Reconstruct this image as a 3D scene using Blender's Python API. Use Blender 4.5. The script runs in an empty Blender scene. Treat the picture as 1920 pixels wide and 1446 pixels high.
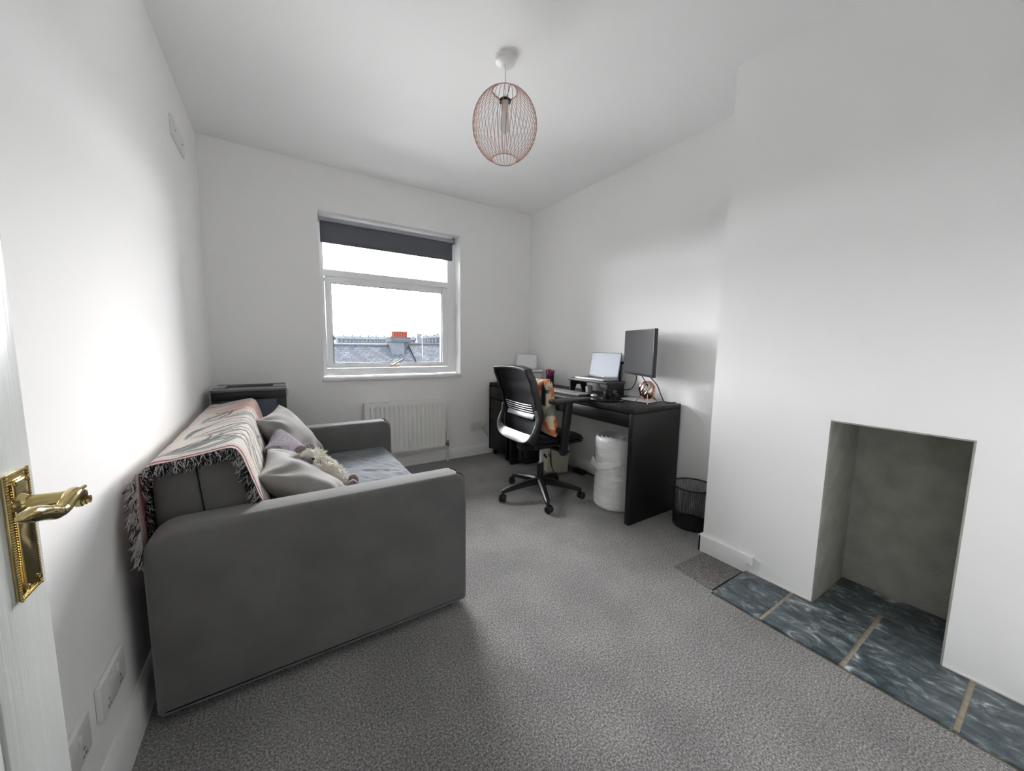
import bpy, bmesh, math, random
from mathutils import Vector, Matrix, noise

R = math.radians
SC = bpy.context.scene
COL = SC.collection
random.seed(7)

# ------------------------------------------------------------------ room numbers (metres)
W, D, H = 2.725, 3.165, 2.50          # right wall x, window wall y, ceiling z
HX, HY = 2.358, 0.901                 # chimney breast face x, its far corner y
FY = -0.25                            # wall with the doorway

# ------------------------------------------------------------------ camera
cam_d = bpy.data.cameras.new('camera')
cam_d.sensor_fit = 'HORIZONTAL'
cam_d.sensor_width = 36.0
cam_d.lens = 36.0 * 686.1 / 1920.0
cam_d.clip_start = 0.02
cam_d.clip_end = 800
cam = bpy.data.objects.new('camera', cam_d)
COL.objects.link(cam)
pitch, yaw, roll = 0.1089, 0.5700, 0.0140
fw = Vector((math.sin(yaw) * math.cos(pitch), math.cos(yaw) * math.cos(pitch), -math.sin(pitch)))
r0 = Vector((math.cos(yaw), -math.sin(yaw), 0))
u0 = r0.cross(fw)
rt = r0 * math.cos(roll) + u0 * math.sin(roll)
up = -r0 * math.sin(roll) + u0 * math.cos(roll)
M = Matrix((rt, up, -fw)).transposed().to_4x4()
M.translation = Vector((0.394, -0.156, 1.132))
cam.matrix_world = M
SC.camera = cam

# ------------------------------------------------------------------ sky, sun, exposure
world = bpy.data.worlds.new('sky')
SC.world = world
world.use_nodes = True
wn = world.node_tree.nodes
bg = wn['Background']
bg.inputs['Color'].default_value = (0.965, 0.972, 0.99, 1)
bg.inputs['Strength'].default_value = 5.2

sun_d = bpy.data.lights.new('hazy_sun', 'SUN')
sun_d.energy = 0.10
sun_d.angle = R(15)
sun_d.color = (1.0, 0.90, 0.74)
sun = bpy.data.objects.new('hazy_sun', sun_d)
COL.objects.link(sun)
saz, sel = R(31), R(11)
sdir = Vector((-math.sin(saz) * math.cos(sel), -math.cos(saz) * math.cos(sel), -math.sin(sel)))
sun.rotation_euler = sdir.to_track_quat('-Z', 'Y').to_euler()

pd = bpy.data.lights.new('window_portal', 'AREA')
pd.shape = 'RECTANGLE'
pd.size, pd.size_y = 1.22, 1.32
pd.cycles.is_portal = True
portal = bpy.data.objects.new('window_portal', pd)
COL.objects.link(portal)
portal.location = (1.31, D + 0.36, 1.505)
portal.rotation_euler = (R(-90), 0, 0)

vs = SC.view_settings
vs.view_transform = 'Standard'
vs.look = 'None'
vs.exposure = 3.05
vs.gamma = 1.0
vs.use_curve_mapping = False
SC.cycles.use_denoising = True
SC.cycles.max_bounces = 16
SC.cycles.diffuse_bounces = 10
SC.cycles.sample_clamp_indirect = 8.0

# ------------------------------------------------------------------ materials
MATS = {}


def mat(name, color, rough=0.6, metal=0.0, var=0.0, vscale=20.0, bump=0.0, bscale=200.0, stretch=None,
        spec=0.5, sheen=0.0, coat=0.0, color2=None, detail=4.0):
    if name in MATS:
        return MATS[name]
    m = bpy.data.materials.new(name)
    m.use_nodes = True
    nt = m.node_tree
    b = nt.nodes['Principled BSDF']
    b.inputs['Roughness'].default_value = rough
    b.inputs['Metallic'].default_value = metal
    b.inputs['Specular IOR Level'].default_value = spec
    if sheen:
        b.inputs['Sheen Weight'].default_value = sheen
        b.inputs['Sheen Roughness'].default_value = 0.5
    if coat:
        b.inputs['Coat Weight'].default_value = coat
    c = (color[0], color[1], color[2], 1)
    b.inputs['Base Color'].default_value = c
    tc = nt.nodes.new('ShaderNodeTexCoord')
    src = tc.outputs['Object']
    if stretch:
        mp = nt.nodes.new('ShaderNodeMapping')
        mp.inputs['Scale'].default_value = stretch
        nt.links.new(src, mp.inputs['Vector'])
        src = mp.outputs['Vector']
    if var or color2:
        n = nt.nodes.new('ShaderNodeTexNoise')
        n.inputs['Scale'].default_value = vscale
        n.inputs['Detail'].default_value = detail
        nt.links.new(src, n.inputs['Vector'])
        rp = nt.nodes.new('ShaderNodeValToRGB')
        rp.color_ramp.elements[0].position = 0.3
        rp.color_ramp.elements[1].position = 0.7
        if color2:
            rp.color_ramp.elements[0].color = c
            rp.color_ramp.elements[1].color = (color2[0], color2[1], color2[2], 1)
        else:
            rp.color_ramp.elements[0].color = (c[0] * (1 - var), c[1] * (1 - var), c[2] * (1 - var), 1)
            rp.color_ramp.elements[1].color = (min(1, c[0] * (1 + var)), min(1, c[1] * (1 + var)), min(1, c[2] * (1 + var)), 1)
        nt.links.new(n.outputs['Fac'], rp.inputs['Fac'])
        nt.links.new(rp.outputs['Color'], b.inputs['Base Color'])
    if bump:
        n2 = nt.nodes.new('ShaderNodeTexNoise')
        n2.inputs['Scale'].default_value = bscale
        n2.inputs['Detail'].default_value = 3
        nt.links.new(src, n2.inputs['Vector'])
        bp = nt.nodes.new('ShaderNodeBump')
        bp.inputs['Strength'].default_value = bump
        bp.inputs['Distance'].default_value = 0.004
        nt.links.new(n2.outputs['Fac'], bp.inputs['Height'])
        nt.links.new(bp.outputs['Normal'], b.inputs['Normal'])
    MATS[name] = m
    return m


def vc_mat(name, rough=0.9, bump=0.3, bscale=500, sheen=0.0):
    """colour comes from the mesh's printed 'print' colour attribute (woven pattern)"""
    m = mat(name, (1, 1, 1), rough, bump=bump, bscale=bscale, sheen=sheen, spec=0.2)
    nt = m.node_tree
    a = nt.nodes.new('ShaderNodeVertexColor')
    a.layer_name = 'print'
    nt.links.new(a.outputs['Color'], nt.nodes['Principled BSDF'].inputs['Base Color'])
    return m


def glass_mat(name, tint=(1, 1, 1), gloss=0.06):
    m = bpy.data.materials.new(name)
    m.use_nodes = True
    nt = m.node_tree
    nt.nodes.remove(nt.nodes['Principled BSDF'])
    out = nt.nodes['Material Output']
    t = nt.nodes.new('ShaderNodeBsdfTransparent')
    t.inputs['Color'].default_value = (*tint, 1)
    g = nt.nodes.new('ShaderNodeBsdfGlossy')
    g.inputs['Roughness'].default_value = 0.01
    fr = nt.nodes.new('ShaderNodeFresnel')
    fr.inputs['IOR'].default_value = 1.45
    mx = nt.nodes.new('ShaderNodeMixShader')
    nt.links.new(fr.outputs['Fac'], mx.inputs['Fac'])
    nt.links.new(t.outputs['BSDF'], mx.inputs[1])
    nt.links.new(g.outputs['BSDF'], mx.inputs[2])
    nt.links.new(mx.outputs['Shader'], out.inputs['Surface'])
    MATS[name] = m
    return m


m_wall = mat('white_paint', (0.925, 0.923, 0.918), 0.75, bump=0.05, bscale=90, spec=0.25)
m_ceil = mat('ceiling_paint', (0.925, 0.925, 0.925), 0.85, bump=0.04, bscale=70, spec=0.2)
m_trim = mat('gloss_white', (0.88, 0.88, 0.875), 0.32, spec=0.5)
m_upvc = mat('window_plastic', (0.90, 0.91, 0.92), 0.28)
m_glass = glass_mat('window_glass')
m_cement = mat('niche_cement', (0.33, 0.325, 0.29), 0.93, color2=(0.44, 0.435, 0.395), vscale=11, bump=0.5, bscale=90, detail=12, spec=0.2)
m_grout = mat('grout', (0.36, 0.32, 0.25), 0.95, var=0.15, vscale=60, bump=0.3, bscale=200, spec=0.2)
m_sofa = mat('sofa_velvet', (0.128, 0.124, 0.121), 0.85, var=0.13, vscale=7, bump=0.12, bscale=420, sheen=0.35, spec=0.2, detail=8)
m_piping = mat('sofa_piping', (0.03, 0.03, 0.03), 0.8)
m_sheet = mat('fitted_sheet', (0.165, 0.178, 0.20), 0.85, var=0.08, vscale=25, bump=0.12, bscale=600, sheen=0.15, spec=0.2)
m_cush = mat('cushion_velvet', (0.27, 0.262, 0.245), 0.8, var=0.12, vscale=6, bump=0.08, bscale=400, sheen=0.3, spec=0.2)
m_knit = mat('knit_lilac', (0.29, 0.26, 0.30), 0.95, var=0.3, vscale=90, bump=0.9, bscale=110, spec=0.1)
m_black = mat('blackbrown_wood', (0.0075, 0.007, 0.0068), 0.42, var=0.35, vscale=9, bump=0.05, bscale=30, stretch=(18, 1.2, 18), spec=0.35)
m_plast = mat('black_plastic', (0.010, 0.010, 0.011), 0.38)
m_plast_g = mat('black_gloss_plastic', (0.008, 0.008, 0.009), 0.16)
m_mesh = mat('black_mesh_fabric', (0.012, 0.012, 0.015), 0.8, bump=0.4, bscale=900, spec=0.3)
m_chrome = mat('chrome', (0.75, 0.75, 0.76), 0.12, 1.0)
m_steel = mat('grey_metal', (0.35, 0.36, 0.37), 0.3, 1.0)
m_silver = mat('silver_plastic', (0.42, 0.43, 0.45), 0.28, 0.5)
m_brass = mat('polished_brass', (0.62, 0.49, 0.22), 0.13, 1.0, var=0.12, vscale=25)
m_copper = mat('copper_wire', (0.50, 0.27, 0.19), 0.32, 0.75)
m_white = mat('white_plastic', (0.78, 0.78, 0.77), 0.35)
m_cream = mat('cream_plastic', (0.72, 0.67, 0.58), 0.4)
m_blind = mat('blind_cloth', (0.13, 0.135, 0.155), 0.85, bump=0.2, bscale=700, spec=0.2)
m_rad = mat('radiator_enamel', (0.90, 0.90, 0.875), 0.3)
m_tote = mat('tote_canvas', (0.56, 0.55, 0.44), 0.9, var=0.08, vscale=30, bump=0.25, bscale=300)
m_bagblk = mat('black_nylon', (0.010, 0.010, 0.013), 0.6, bump=0.3, bscale=40)
m_cable = mat('black_cable', (0.008, 0.008, 0.008), 0.5)
m_paper = mat('white_paper', (0.80, 0.80, 0.83), 0.8)
m_print = mat('printer_shell', (0.70, 0.70, 0.69), 0.4)
m_dark = mat('dark_gap', (0.004, 0.004, 0.004), 0.9)
m_toyfur = mat('cream_plush', (0.74, 0.71, 0.60), 0.95, var=0.1, vscale=60, bump=0.5, bscale=200, sheen=0.3)
m_toyskin = mat('mauve_plush', (0.235, 0.185, 0.195), 0.95, var=0.15, vscale=80, bump=0.6, bscale=300, sheen=0.3)


def carpet_mat(name, base, dark, light):
    m = bpy.data.materials.new(name)
    m.use_nodes = True
    nt = m.node_tree
    b = nt.nodes['Principled BSDF']
    b.inputs['Roughness'].default_value = 0.97
    b.inputs['Specular IOR Level'].default_value = 0.1
    b.inputs['Sheen Weight'].default_value = 0.15
    tc = nt.nodes.new('ShaderNodeTexCoord')
    n = nt.nodes.new('ShaderNodeTexNoise')
    n.inputs['Scale'].default_value = 165
    n.inputs['Detail'].default_value = 7
    n.inputs['Roughness'].default_value = 0.85
    nt.links.new(tc.outputs['Object'], n.inputs['Vector'])
    rp = nt.nodes.new('ShaderNodeValToRGB')
    e = rp.color_ramp.elements
    e[0].position, e[0].color = 0.40, (*dark, 1)
    e[1].position, e[1].color = 0.60, (*light, 1)
    k = e.new(0.5)
    k.color = (*base, 1)
    nt.links.new(n.outputs['Fac'], rp.inputs['Fac'])
    n3 = nt.nodes.new('ShaderNodeTexNoise')
    n3.inputs['Scale'].default_value = 3.5
    n3.inputs['Detail'].default_value = 5
    nt.links.new(tc.outputs['Object'], n3.inputs['Vector'])
    mr = nt.nodes.new('ShaderNodeMapRange')
    mr.inputs['From Min'].default_value = 0.35
    mr.inputs['From Max'].default_value = 0.65
    mr.inputs['To Min'].default_value = 0.88
    mr.inputs['To Max'].default_value = 1.12
    nt.links.new(n3.outputs['Fac'], mr.inputs['Value'])
    mu = nt.nodes.new('ShaderNodeMix')
    mu.data_type = 'RGBA'
    mu.blend_type = 'MULTIPLY'
    mu.inputs['Factor'].default_value = 1
    nt.links.new(rp.outputs['Color'], mu.inputs[6])
    nt.links.new(mr.outputs['Result'], mu.inputs[7])
    nt.links.new(mu.outputs[2], b.inputs['Base Color'])
    bp = nt.nodes.new('ShaderNodeBump')
    bp.inputs['Strength'].default_value = 0.2
    bp.inputs['Distance'].default_value = 0.002
    nt.links.new(n.outputs['Fac'], bp.inputs['Height'])
    nt.links.new(bp.outputs['Normal'], b.inputs['Normal'])
    MATS[name] = m
    return m


m_carpet = carpet_mat('grey_carpet', (0.215, 0.208, 0.203), (0.075, 0.072, 0.070), (0.50, 0.49, 0.48))
m_carpet2 = carpet_mat('grey_carpet_patch', (0.150, 0.143, 0.136), (0.05, 0.047, 0.044), (0.32, 0.31, 0.30))


def slate_mat(name, seed):
    m = bpy.data.materials.new(name)
    m.use_nodes = True
    nt = m.node_tree
    b = nt.nodes['Principled BSDF']
    b.inputs['Roughness'].default_value = 0.38
    tc = nt.nodes.new('ShaderNodeTexCoord')
    mp = nt.nodes.new('ShaderNodeMapping')
    mp.inputs['Location'].default_value = (seed * 3.1, seed * 1.7, 0)
    mp.inputs['Scale'].default_value = (1.7, 1.0, 1)
    mp.inputs['Rotation'].default_value = (0, 0, R(18 + 6 * seed))
    nt.links.new(tc.outputs['Object'], mp.inputs['Vector'])
    n = nt.nodes.new('ShaderNodeTexNoise')
    n.inputs['Scale'].default_value = 13
    n.inputs['Detail'].default_value = 9
    n.inputs['Roughness'].default_value = 0.68
    n.inputs['Distortion'].default_value = 0.9
    nt.links.new(mp.outputs['Vector'], n.inputs['Vector'])
    rp = nt.nodes.new('ShaderNodeValToRGB')
    e = rp.color_ramp.elements
    e[0].position, e[0].color = 0.38, (0.042, 0.060, 0.072, 1)
    e[1].position, e[1].color = 0.68, (0.58, 0.61, 0.61, 1)
    k = e.new(0.52)
    k.color = (0.105, 0.133, 0.147, 1)
    k = e.new(0.59)
    k.color = (0.22, 0.25, 0.255, 1)
    nt.links.new(n.outputs['Fac'], rp.inputs['Fac'])
    nt.links.new(rp.outputs['Color'], b.inputs['Base Color'])
    bp = nt.nodes.new('ShaderNodeBump')
    bp.inputs['Strength'].default_value = 0.45
    bp.inputs['Distance'].default_value = 0.006
    nt.links.new(n.outputs['Fac'], bp.inputs['Height'])
    nt.links.new(bp.outputs['Normal'], b.inputs['Normal'])
    return m


# ------------------------------------------------------------------ mesh builder
ORG = {}


class MB:
    def __init__(self, xf=None):
        self.bm = bmesh.new()
        self.xf = xf
        self.cl = None

    def _v(self, p):
        p = Vector(p)
        return self.bm.verts.new(self.xf @ p if self.xf else p)

    def box(self, lo, hi, bev=0.0, seg=2, rot=None):
        x0, y0, z0 = lo
        x1, y1, z1 = hi
        P = [(x0, y0, z0), (x1, y0, z0), (x1, y1, z0), (x0, y1, z0), (x0, y0, z1), (x1, y0, z1), (x1, y1, z1), (x0, y1, z1)]
        if rot:
            P = [rot @ Vector(p) for p in P]
        v = [self._v(p) for p in P]
        fs = [self.bm.faces.new([v[i] for i in f]) for f in ((0, 3, 2, 1), (4, 5, 6, 7), (0, 1, 5, 4), (1, 2, 6, 5), (2, 3, 7, 6), (3, 0, 4, 7))]
        if bev:
            es = list({e for f in fs for e in f.edges})
            bmesh.ops.bevel(self.bm, geom=es, offset=bev, segments=seg, profile=0.5, affect='EDGES')
        return self

    def prism(self, pts, axis, a, b, bev=0.0, seg=3):
        """extrude a 2-D outline (list of (u,v)) along axis 'x','y' or 'z' from a to b"""
        def mk(u, v, w):
            return {'x': (w, u, v), 'y': (u, w, v), 'z': (u, v, w)}[axis]
        A = [self._v(mk(u, v, a)) for u, v in pts]
        B = [self._v(mk(u, v, b)) for u, v in pts]
        fa = self.bm.faces.new(A)
        fb = self.bm.faces.new(B[::-1])
        n = len(pts)
        side = [self.bm.faces.new((A[i], B[i], B[(i + 1) % n], A[(i + 1) % n])) for i in range(n)]
        bmesh.ops.recalc_face_normals(self.bm, faces=[fa, fb] + side)
        if bev:
            es = list(fa.edges) + list(fb.edges)
            bmesh.ops.bevel(self.bm, geom=es, offset=bev, segments=seg, profile=0.5, affect='EDGES')
        return self

    def tube(self, path, r, n=8, cap=True, closed=False):
        """round tube through points; r number or list"""
        path = [Vector(p) for p in path]
        m = len(path)
        rs = r if isinstance(r, (list, tuple)) else [r] * m
        rings = []
        prev = None
        for i, p in enumerate(path):
            if closed:
                t = path[(i + 1) % m] - path[i - 1]
            else:
                t = path[min(i + 1, m - 1)] - path[max(i - 1, 0)]
            t.normalize()
            if prev is None:
                a = Vector((0, 0, 1)) if abs(t.z) < 0.9 else Vector((1, 0, 0))
                s = t.cross(a).normalized()
            else:
                s = (prev - t * prev.dot(t))
                s = s.normalized() if s.length > 1e-6 else t.orthogonal().normalized()
            prev = s
            q = t.cross(s)
            rings.append([self._v(p + (s * math.cos(2 * math.pi * k / n) + q * math.sin(2 * math.pi * k / n)) * rs[i]) for k in range(n)])
        rng = range(m) if closed else range(m - 1)
        for i in rng:
            a, b = rings[i], rings[(i + 1) % m]
            for k in range(n):
                self.bm.faces.new((a[k], a[(k + 1) % n], b[(k + 1) % n], b[k]))
        if cap and not closed:
            self.bm.faces.new(rings[0][::-1])
            self.bm.faces.new(rings[-1])
        return self

    def lathe(self, prof, c=(0, 0, 0), n=32, axis='z', cap0=False, cap1=False):
        """prof: list of (radius, height) spun about axis through c"""
        c = Vector(c)
        rings = []
        for r, h in prof:
            ring = []
            for k in range(n):
                a = 2 * math.pi * k / n
                u, v = r * math.cos(a), r * math.sin(a)
                off = {'z': (u, v, h), 'x': (h, u, v), 'y': (v, h, u)}[axis]
                ring.append(self._v(c + Vector(off)))
            rings.append(ring)
        for a, b in zip(rings, rings[1:]):
            for k in range(n):
                self.bm.faces.new((a[k], a[(k + 1) % n], b[(k + 1) % n], b[k]))
        if cap0:
            self.bm.faces.new(rings[0][::-1])
        if cap1:
            self.bm.faces.new(rings[-1])
        return self

    def ball(self, c, r, n=16, m=10, sc=(1, 1, 1)):
        c = Vector(c)
        prof = []
        top = self._v(c + Vector((0, 0, r * sc[2])))
        bot = self._v(c - Vector((0, 0, r * sc[2])))
        rings = []
        for i in range(1, m):
            th = math.pi * i / m
            rings.append([self._v(c + Vector((r * sc[0] * math.sin(th) * math.cos(2 * math.pi * k / n), r * sc[1] * math.sin(th) * math.sin(2 * math.pi * k / n), r * sc[2] * math.cos(th)))) for k in range(n)])
        for k in range(n):
            self.bm.faces.new((top, rings[0][k], rings[0][(k + 1) % n]))
            self.bm.faces.new((bot, rings[-1][(k + 1) % n], rings[-1][k]))
        for a, b in zip(rings, rings[1:]):
            for k in range(n):
                self.bm.faces.new((a[k], b[k], b[(k + 1) % n], a[(k + 1) % n]))
        return self

    def grid(self, fn, nu, nv, col=None, closed_u=False):
        """fn(u,v) -> point for u,v in 0..1 ; col(u,v) -> rgb"""
        if col and self.cl is None:
            self.cl = self.bm.loops.layers.float_color.new('print')
        V = [[self._v(fn(i / nu, j / nv)) for j in range(nv + 1)] for i in range(nu + (0 if closed_u else 1))]
        C = [[col(i / nu, j / nv) for j in range(nv + 1)] for i in range(nu + 1)] if col else None
        L = len(V)
        for i in range(nu):
            for j in range(nv):
                i2 = (i + 1) % L if closed_u else i + 1
                f = self.bm.faces.new((V[i][j], V[i2][j], V[i2][j + 1], V[i][j + 1]))
                if col:
                    for lp, (a, b) in zip(f.loops, ((i, j), (i + 1, j), (i + 1, j + 1), (i, j + 1))):
                        c = C[a][b]
                        lp[self.cl] = (c[0], c[1], c[2], 1)
        return self

    def quad(self, pts):
        self.bm.faces.new([self._v(p) for p in pts])
        return self

    def build(self, name, m, parent=None, label=None, cat=None, group=None, kind=None, sharp=35, solid=0.0, origin=None):
        bm = self.bm
        bm.normal_update()
        lim = R(sharp)
        for f in bm.faces:
            f.smooth = True
        for e in bm.edges:
            if len(e.link_faces) == 2:
                e.smooth = e.calc_face_angle(0.0) < lim
        if origin is not None:
            o = Vector(origin)
        elif parent is not None:
            o = ORG[parent.name]
        else:
            xs = [v.co.x for v in bm.verts]
            ys = [v.co.y for v in bm.verts]
            zs = [v.co.z for v in bm.verts]
            o = Vector(((min(xs) + max(xs)) / 2, (min(ys) + max(ys)) / 2, min(zs)))
        for v in bm.verts:
            v.co -= o
        me = bpy.data.meshes.new(name)
        bm.to_mesh(me)
        bm.free()
        if m is not None:
            me.materials.append(m)
        ob = bpy.data.objects.new(name, me)
        COL.objects.link(ob)
        if parent is not None:
            ob.parent = parent
            ob.location = o - ORG[parent.name]
        else:
            ob.location = o
        ORG[ob.name] = o
        if solid:
            md = ob.modifiers.new('thickness', 'SOLIDIFY')
            md.thickness = solid
            md.offset = 0
        tag(ob, label, cat, group, kind)
        return ob


def tag(ob, label=None, cat=None, group=None, kind=None):
    if label:
        ob['label'] = label
    if cat:
        ob['category'] = cat
    if group:
        ob['group'] = group
    if kind:
        ob['kind'] = kind
    return ob


def thing(name, loc, label, cat, group=None, kind=None):
    e = bpy.data.objects.new(name, None)
    e.empty_display_size = 0.1
    COL.objects.link(e)
    e.location = loc
    ORG[e.name] = Vector(loc)
    return tag(e, label, cat, group, kind)


def rrect(x0, y0, x1, y1, r, n=6):
    """rounded rectangle outline, r = (bl, br, tr, tl)"""
    if not isinstance(r, (list, tuple)):
        r = [r] * 4
    out = []
    for (cx, cy, sx, sy, a0, rr) in ((x0, y0, 1, 1, 180, r[0]), (x1, y0, -1, 1, 270, r[1]), (x1, y1, -1, -1, 0, r[2]), (x0, y1, 1, -1, 90, r[3])):
        if rr <= 0:
            out.append((cx, cy))
            continue
        for i in range(n + 1):
            a = R(a0 + 90 * i / n)
            out.append((cx + sx * rr + rr * math.cos(a), cy + sy * rr + rr * math.sin(a)))
    return out


def spline(pts, n=12):
    """Catmull-Rom through points"""
    P = [Vector(p) for p in pts]
    P = [P[0] * 2 - P[1]] + P + [P[-1] * 2 - P[-2]]
    out = []
    for i in range(1, len(P) - 2):
        p0, p1, p2, p3 = P[i - 1], P[i], P[i + 1], P[i + 2]
        for k in range(n):
            t = k / n
            out.append(0.5 * ((2 * p1) + (p2 - p0) * t + (2 * p0 - 5 * p1 + 4 * p2 - p3) * t * t + (3 * p1 - p0 - 3 * p2 + p3) * t ** 3))
    out.append(P[-2])
    return out


def nz(x, y=0.0, z=0.0):
    return noise.noise(Vector((x, y, z)))

# ================================================================== THE ROOM
ST = 'structure'
m_wall_o = mat('outside_render', (0.5, 0.5, 0.5), 0.9)
# floor, with the patch of carpet let in beside the hearth
MB().box((-0.12, FY - 0.12, -0.10), (2.04, D, 0)).box((2.04, 0.676, -0.10), (W + 0.12, D, 0)).box((2.04, FY - 0.12, -0.10), (W + 0.12, 0.676, -0.012)).build('floor', m_carpet, kind=ST, origin=(0, 0, 0))
floor = bpy.data.objects['floor']
MB().prism([(2.062, 0.684), (2.352, 0.680), (2.350, 0.884), (2.078, 0.890)], 'z', 0.0, 0.0035, bev=0.001, seg=1).build('carpet_patch', m_carpet2, floor)
MB().box((2.066, 0.6765, 0.0), (2.352, 0.683, 0.0015)).build('carpet_seam', m_dark, floor)
MB().box((-0.12, FY - 1.5, H), (W + 0.12, D + 0.3, H + 0.1)).build('ceiling', m_ceil, kind=ST, origin=(0, 0, H))
MB().box((-0.12, FY - 1.5, 0), (0, D, H)).build('wall_left', m_wall, kind=ST, origin=(0, 0, 0))
MB().box((W, FY - 0.12, 0), (W + 0.12, D, H)).build('wall_right', m_wall, kind=ST, origin=(0, 0, 0))
WX0, WX1, WZ0, WZ1 = 0.707, 1.913, 0.85, 2.161
MB().box((-0.12, D, 0), (WX0, D + 0.3, H)).box((WX1, D, 0), (W + 0.12, D + 0.3, H)).box((WX0, D, 0), (WX1, D + 0.3, WZ0 - 0.03)).box((WX0, D, WZ1), (WX1, D + 0.3, H)).build('wall_back', m_wall, kind=ST, origin=(0, 0, 0))
# wall behind the camera with the doorway
DX0, DX1, DH = 0.075, 0.935, 2.03
MB().box((0, FY - 0.12, 0), (DX0 - 0.03, FY, H)).box((DX1 + 0.03, FY - 0.12, 0), (W, FY, H)).box((DX0 - 0.03, FY - 0.12, DH + 0.03), (DX1 + 0.03, FY, H)).build('wall_front', m_wall, kind=ST, origin=(0, 0, 0))
MB().box((DX0 - 0.03, FY - 0.13, 0), (DX0, FY + 0.004, DH)).box((DX1, FY - 0.13, 0), (DX1 + 0.03, FY + 0.004, DH)).box((DX0 - 0.03, FY - 0.13, DH), (DX1 + 0.03, FY + 0.004, DH + 0.03)).build('trim_1', m_trim, kind=ST)
# landing outside the door
MB().box((0, FY - 1.5, -0.1), (W, FY - 0.12, 0)).build('floor_landing', m_carpet, kind=ST)
MB().box((0, FY - 1.6, 0), (W, FY - 1.5, H)).box((W, FY - 1.6, 0), (W + 0.12, FY - 0.12, H)).build('wall_landing', m_wall, kind=ST)
# chimney breast with the open fireplace niche
NY0, NY1, NZ = 0.013, 0.400, 0.836
MB().box((HX, NY1, 0), (W, HY, H)).box((HX, FY, 0), (W, NY0, H)).box((HX, NY0, NZ), (W, NY1, H)).build('wall_chimney', m_wall, kind=ST, origin=(HX, 0, 0))
t_ = 0.006
(MB().box((W - t_, NY0, 0.0), (W, NY1, NZ)).box((HX + 0.003, NY0, 0.0), (W - t_, NY0 + t_, NZ)).box((HX + 0.003, NY1 - t_, 0.0), (W - t_, NY1, NZ))
 .box((HX + 0.003, NY0 + t_, NZ - t_), (W - t_, NY1 - t_, NZ)).build('wall_niche', m_cement, kind=ST))


def skirt(name, pts_xy, h, t, side):
    """skirting board along a straight wall segment, chamfered top, side = outward normal"""
    (xa, ya), (xb, yb) = pts_xy
    nx, ny = side
    prof = [(0, 0), (t, 0), (t, h - 0.022), (t * 0.55, h - 0.006), (t * 0.3, h), (0, h)]
    mb = MB()
    A = [mb._v((xa + nx * p, ya + ny * p, q)) for p, q in prof]
    B = [mb._v((xb + nx * p, yb + ny * p, q)) for p, q in prof]
    mb.bm.faces.new(A)
    mb.bm.faces.new(B[::-1])
    for i in range(len(prof)):
        j = (i + 1) % len(prof)
        mb.bm.faces.new((A[i], B[i], B[j], A[j]))
    bmesh.ops.recalc_face_normals(mb.bm, faces=mb.bm.faces[:])
    return mb.build(name, m_trim, kind=ST)


skirt('baseboard_left', ((0, FY), (0, D)), 0.128, 0.018, (1, 0))
skirt('baseboard_back', ((0, D), (W, D)), 0.102, 0.018, (0, -1))
skirt('baseboard_right', ((W, HY), (W, D)), 0.102, 0.018, (-1, 0))
skirt('baseboard_front', ((DX1 + 0.09, FY), (HX, FY)), 0.11, 0.018, (0, 1))
cb = MB()
cb.prism([(0.919, 0.0), (0.919, 0.086), (0.912, 0.098), (0.642, 0.098), (0.642, 0.052), (0.668, 0.052), (0.668, 0.0)], 'x', HX - 0.018, HX, bev=0.004, seg=2)
cb.box((HX - 0.018, HY, 0), (W - 0.018, HY + 0.018, 0.096), 0.004)
cb.build('baseboard_chimney', m_trim, kind=ST)

# ------------------------------------------------------------------ slate hearth
hearth = thing('hearth', (2.2, 0.2, -0.012), 'blue-grey slate tile hearth let into the carpet before the niche', 'hearth')
MB().box((2.049, FY, -0.012), (HX, 0.671, 0.0065)).box((HX, NY0 + t_, -0.012), (W - t_, NY1 - t_, 0.0065)).build('grout_bed', m_grout, hearth)
ys = [0.672, 0.478, 0.464, 0.214, 0.199, -0.050, -0.064, FY]
for i in range(4):
    a, b = ys[2 * i + 1], ys[2 * i]
    mb = MB()
    if i in (1, 2):
        lo, hi = max(a, NY0 + 0.008), min(b, NY1 - 0.008)
        pts = [(2.046, a), (HX - 0.004, a)] + ([(HX - 0.004, lo)] if lo != a else []) + [(2.508, lo), (2.508, hi)] + ([(HX - 0.004, hi)] if hi != b else []) + [(HX - 0.004, b), (2.046, b)]
        clean = []
        for q in pts:
            if not clean or (Vector(q) - Vector(clean[-1])).length > 1e-5:
                clean.append(q)
        pts = clean
    else:
        pts = [(2.046, a), (HX - 0.004, a), (HX - 0.004, b), (2.046, b)]
    mb.prism(pts, 'z', 0.0, 0.0095 + 0.0012 * (i % 2), bev=0.0025, seg=2)
    mb.build('slate_tile', slate_mat('slate_%d' % i, i + 1), hearth)
MB().prism([(2.516, NY0 + 0.010), (W - t_ - 0.003, NY0 + 0.010), (W - t_ - 0.003, NY1 - 0.010), (2.516, NY1 - 0.010)], 'z', 0.0, 0.0085, bev=0.0025, seg=2).build('slate_tile', slate_mat('slate_5', 6), hearth)
# mortar fillet where the hearth meets the chimney breast
for a, b in ((NY1, 0.664), (FY, NY0)):
    MB().box((HX - 0.006, a, 0.008), (HX - 0.0005, b, 0.016), 0.002).build('mortar_fillet', mat('plaster_edge', (0.72, 0.70, 0.66), 0.9), hearth)

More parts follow.
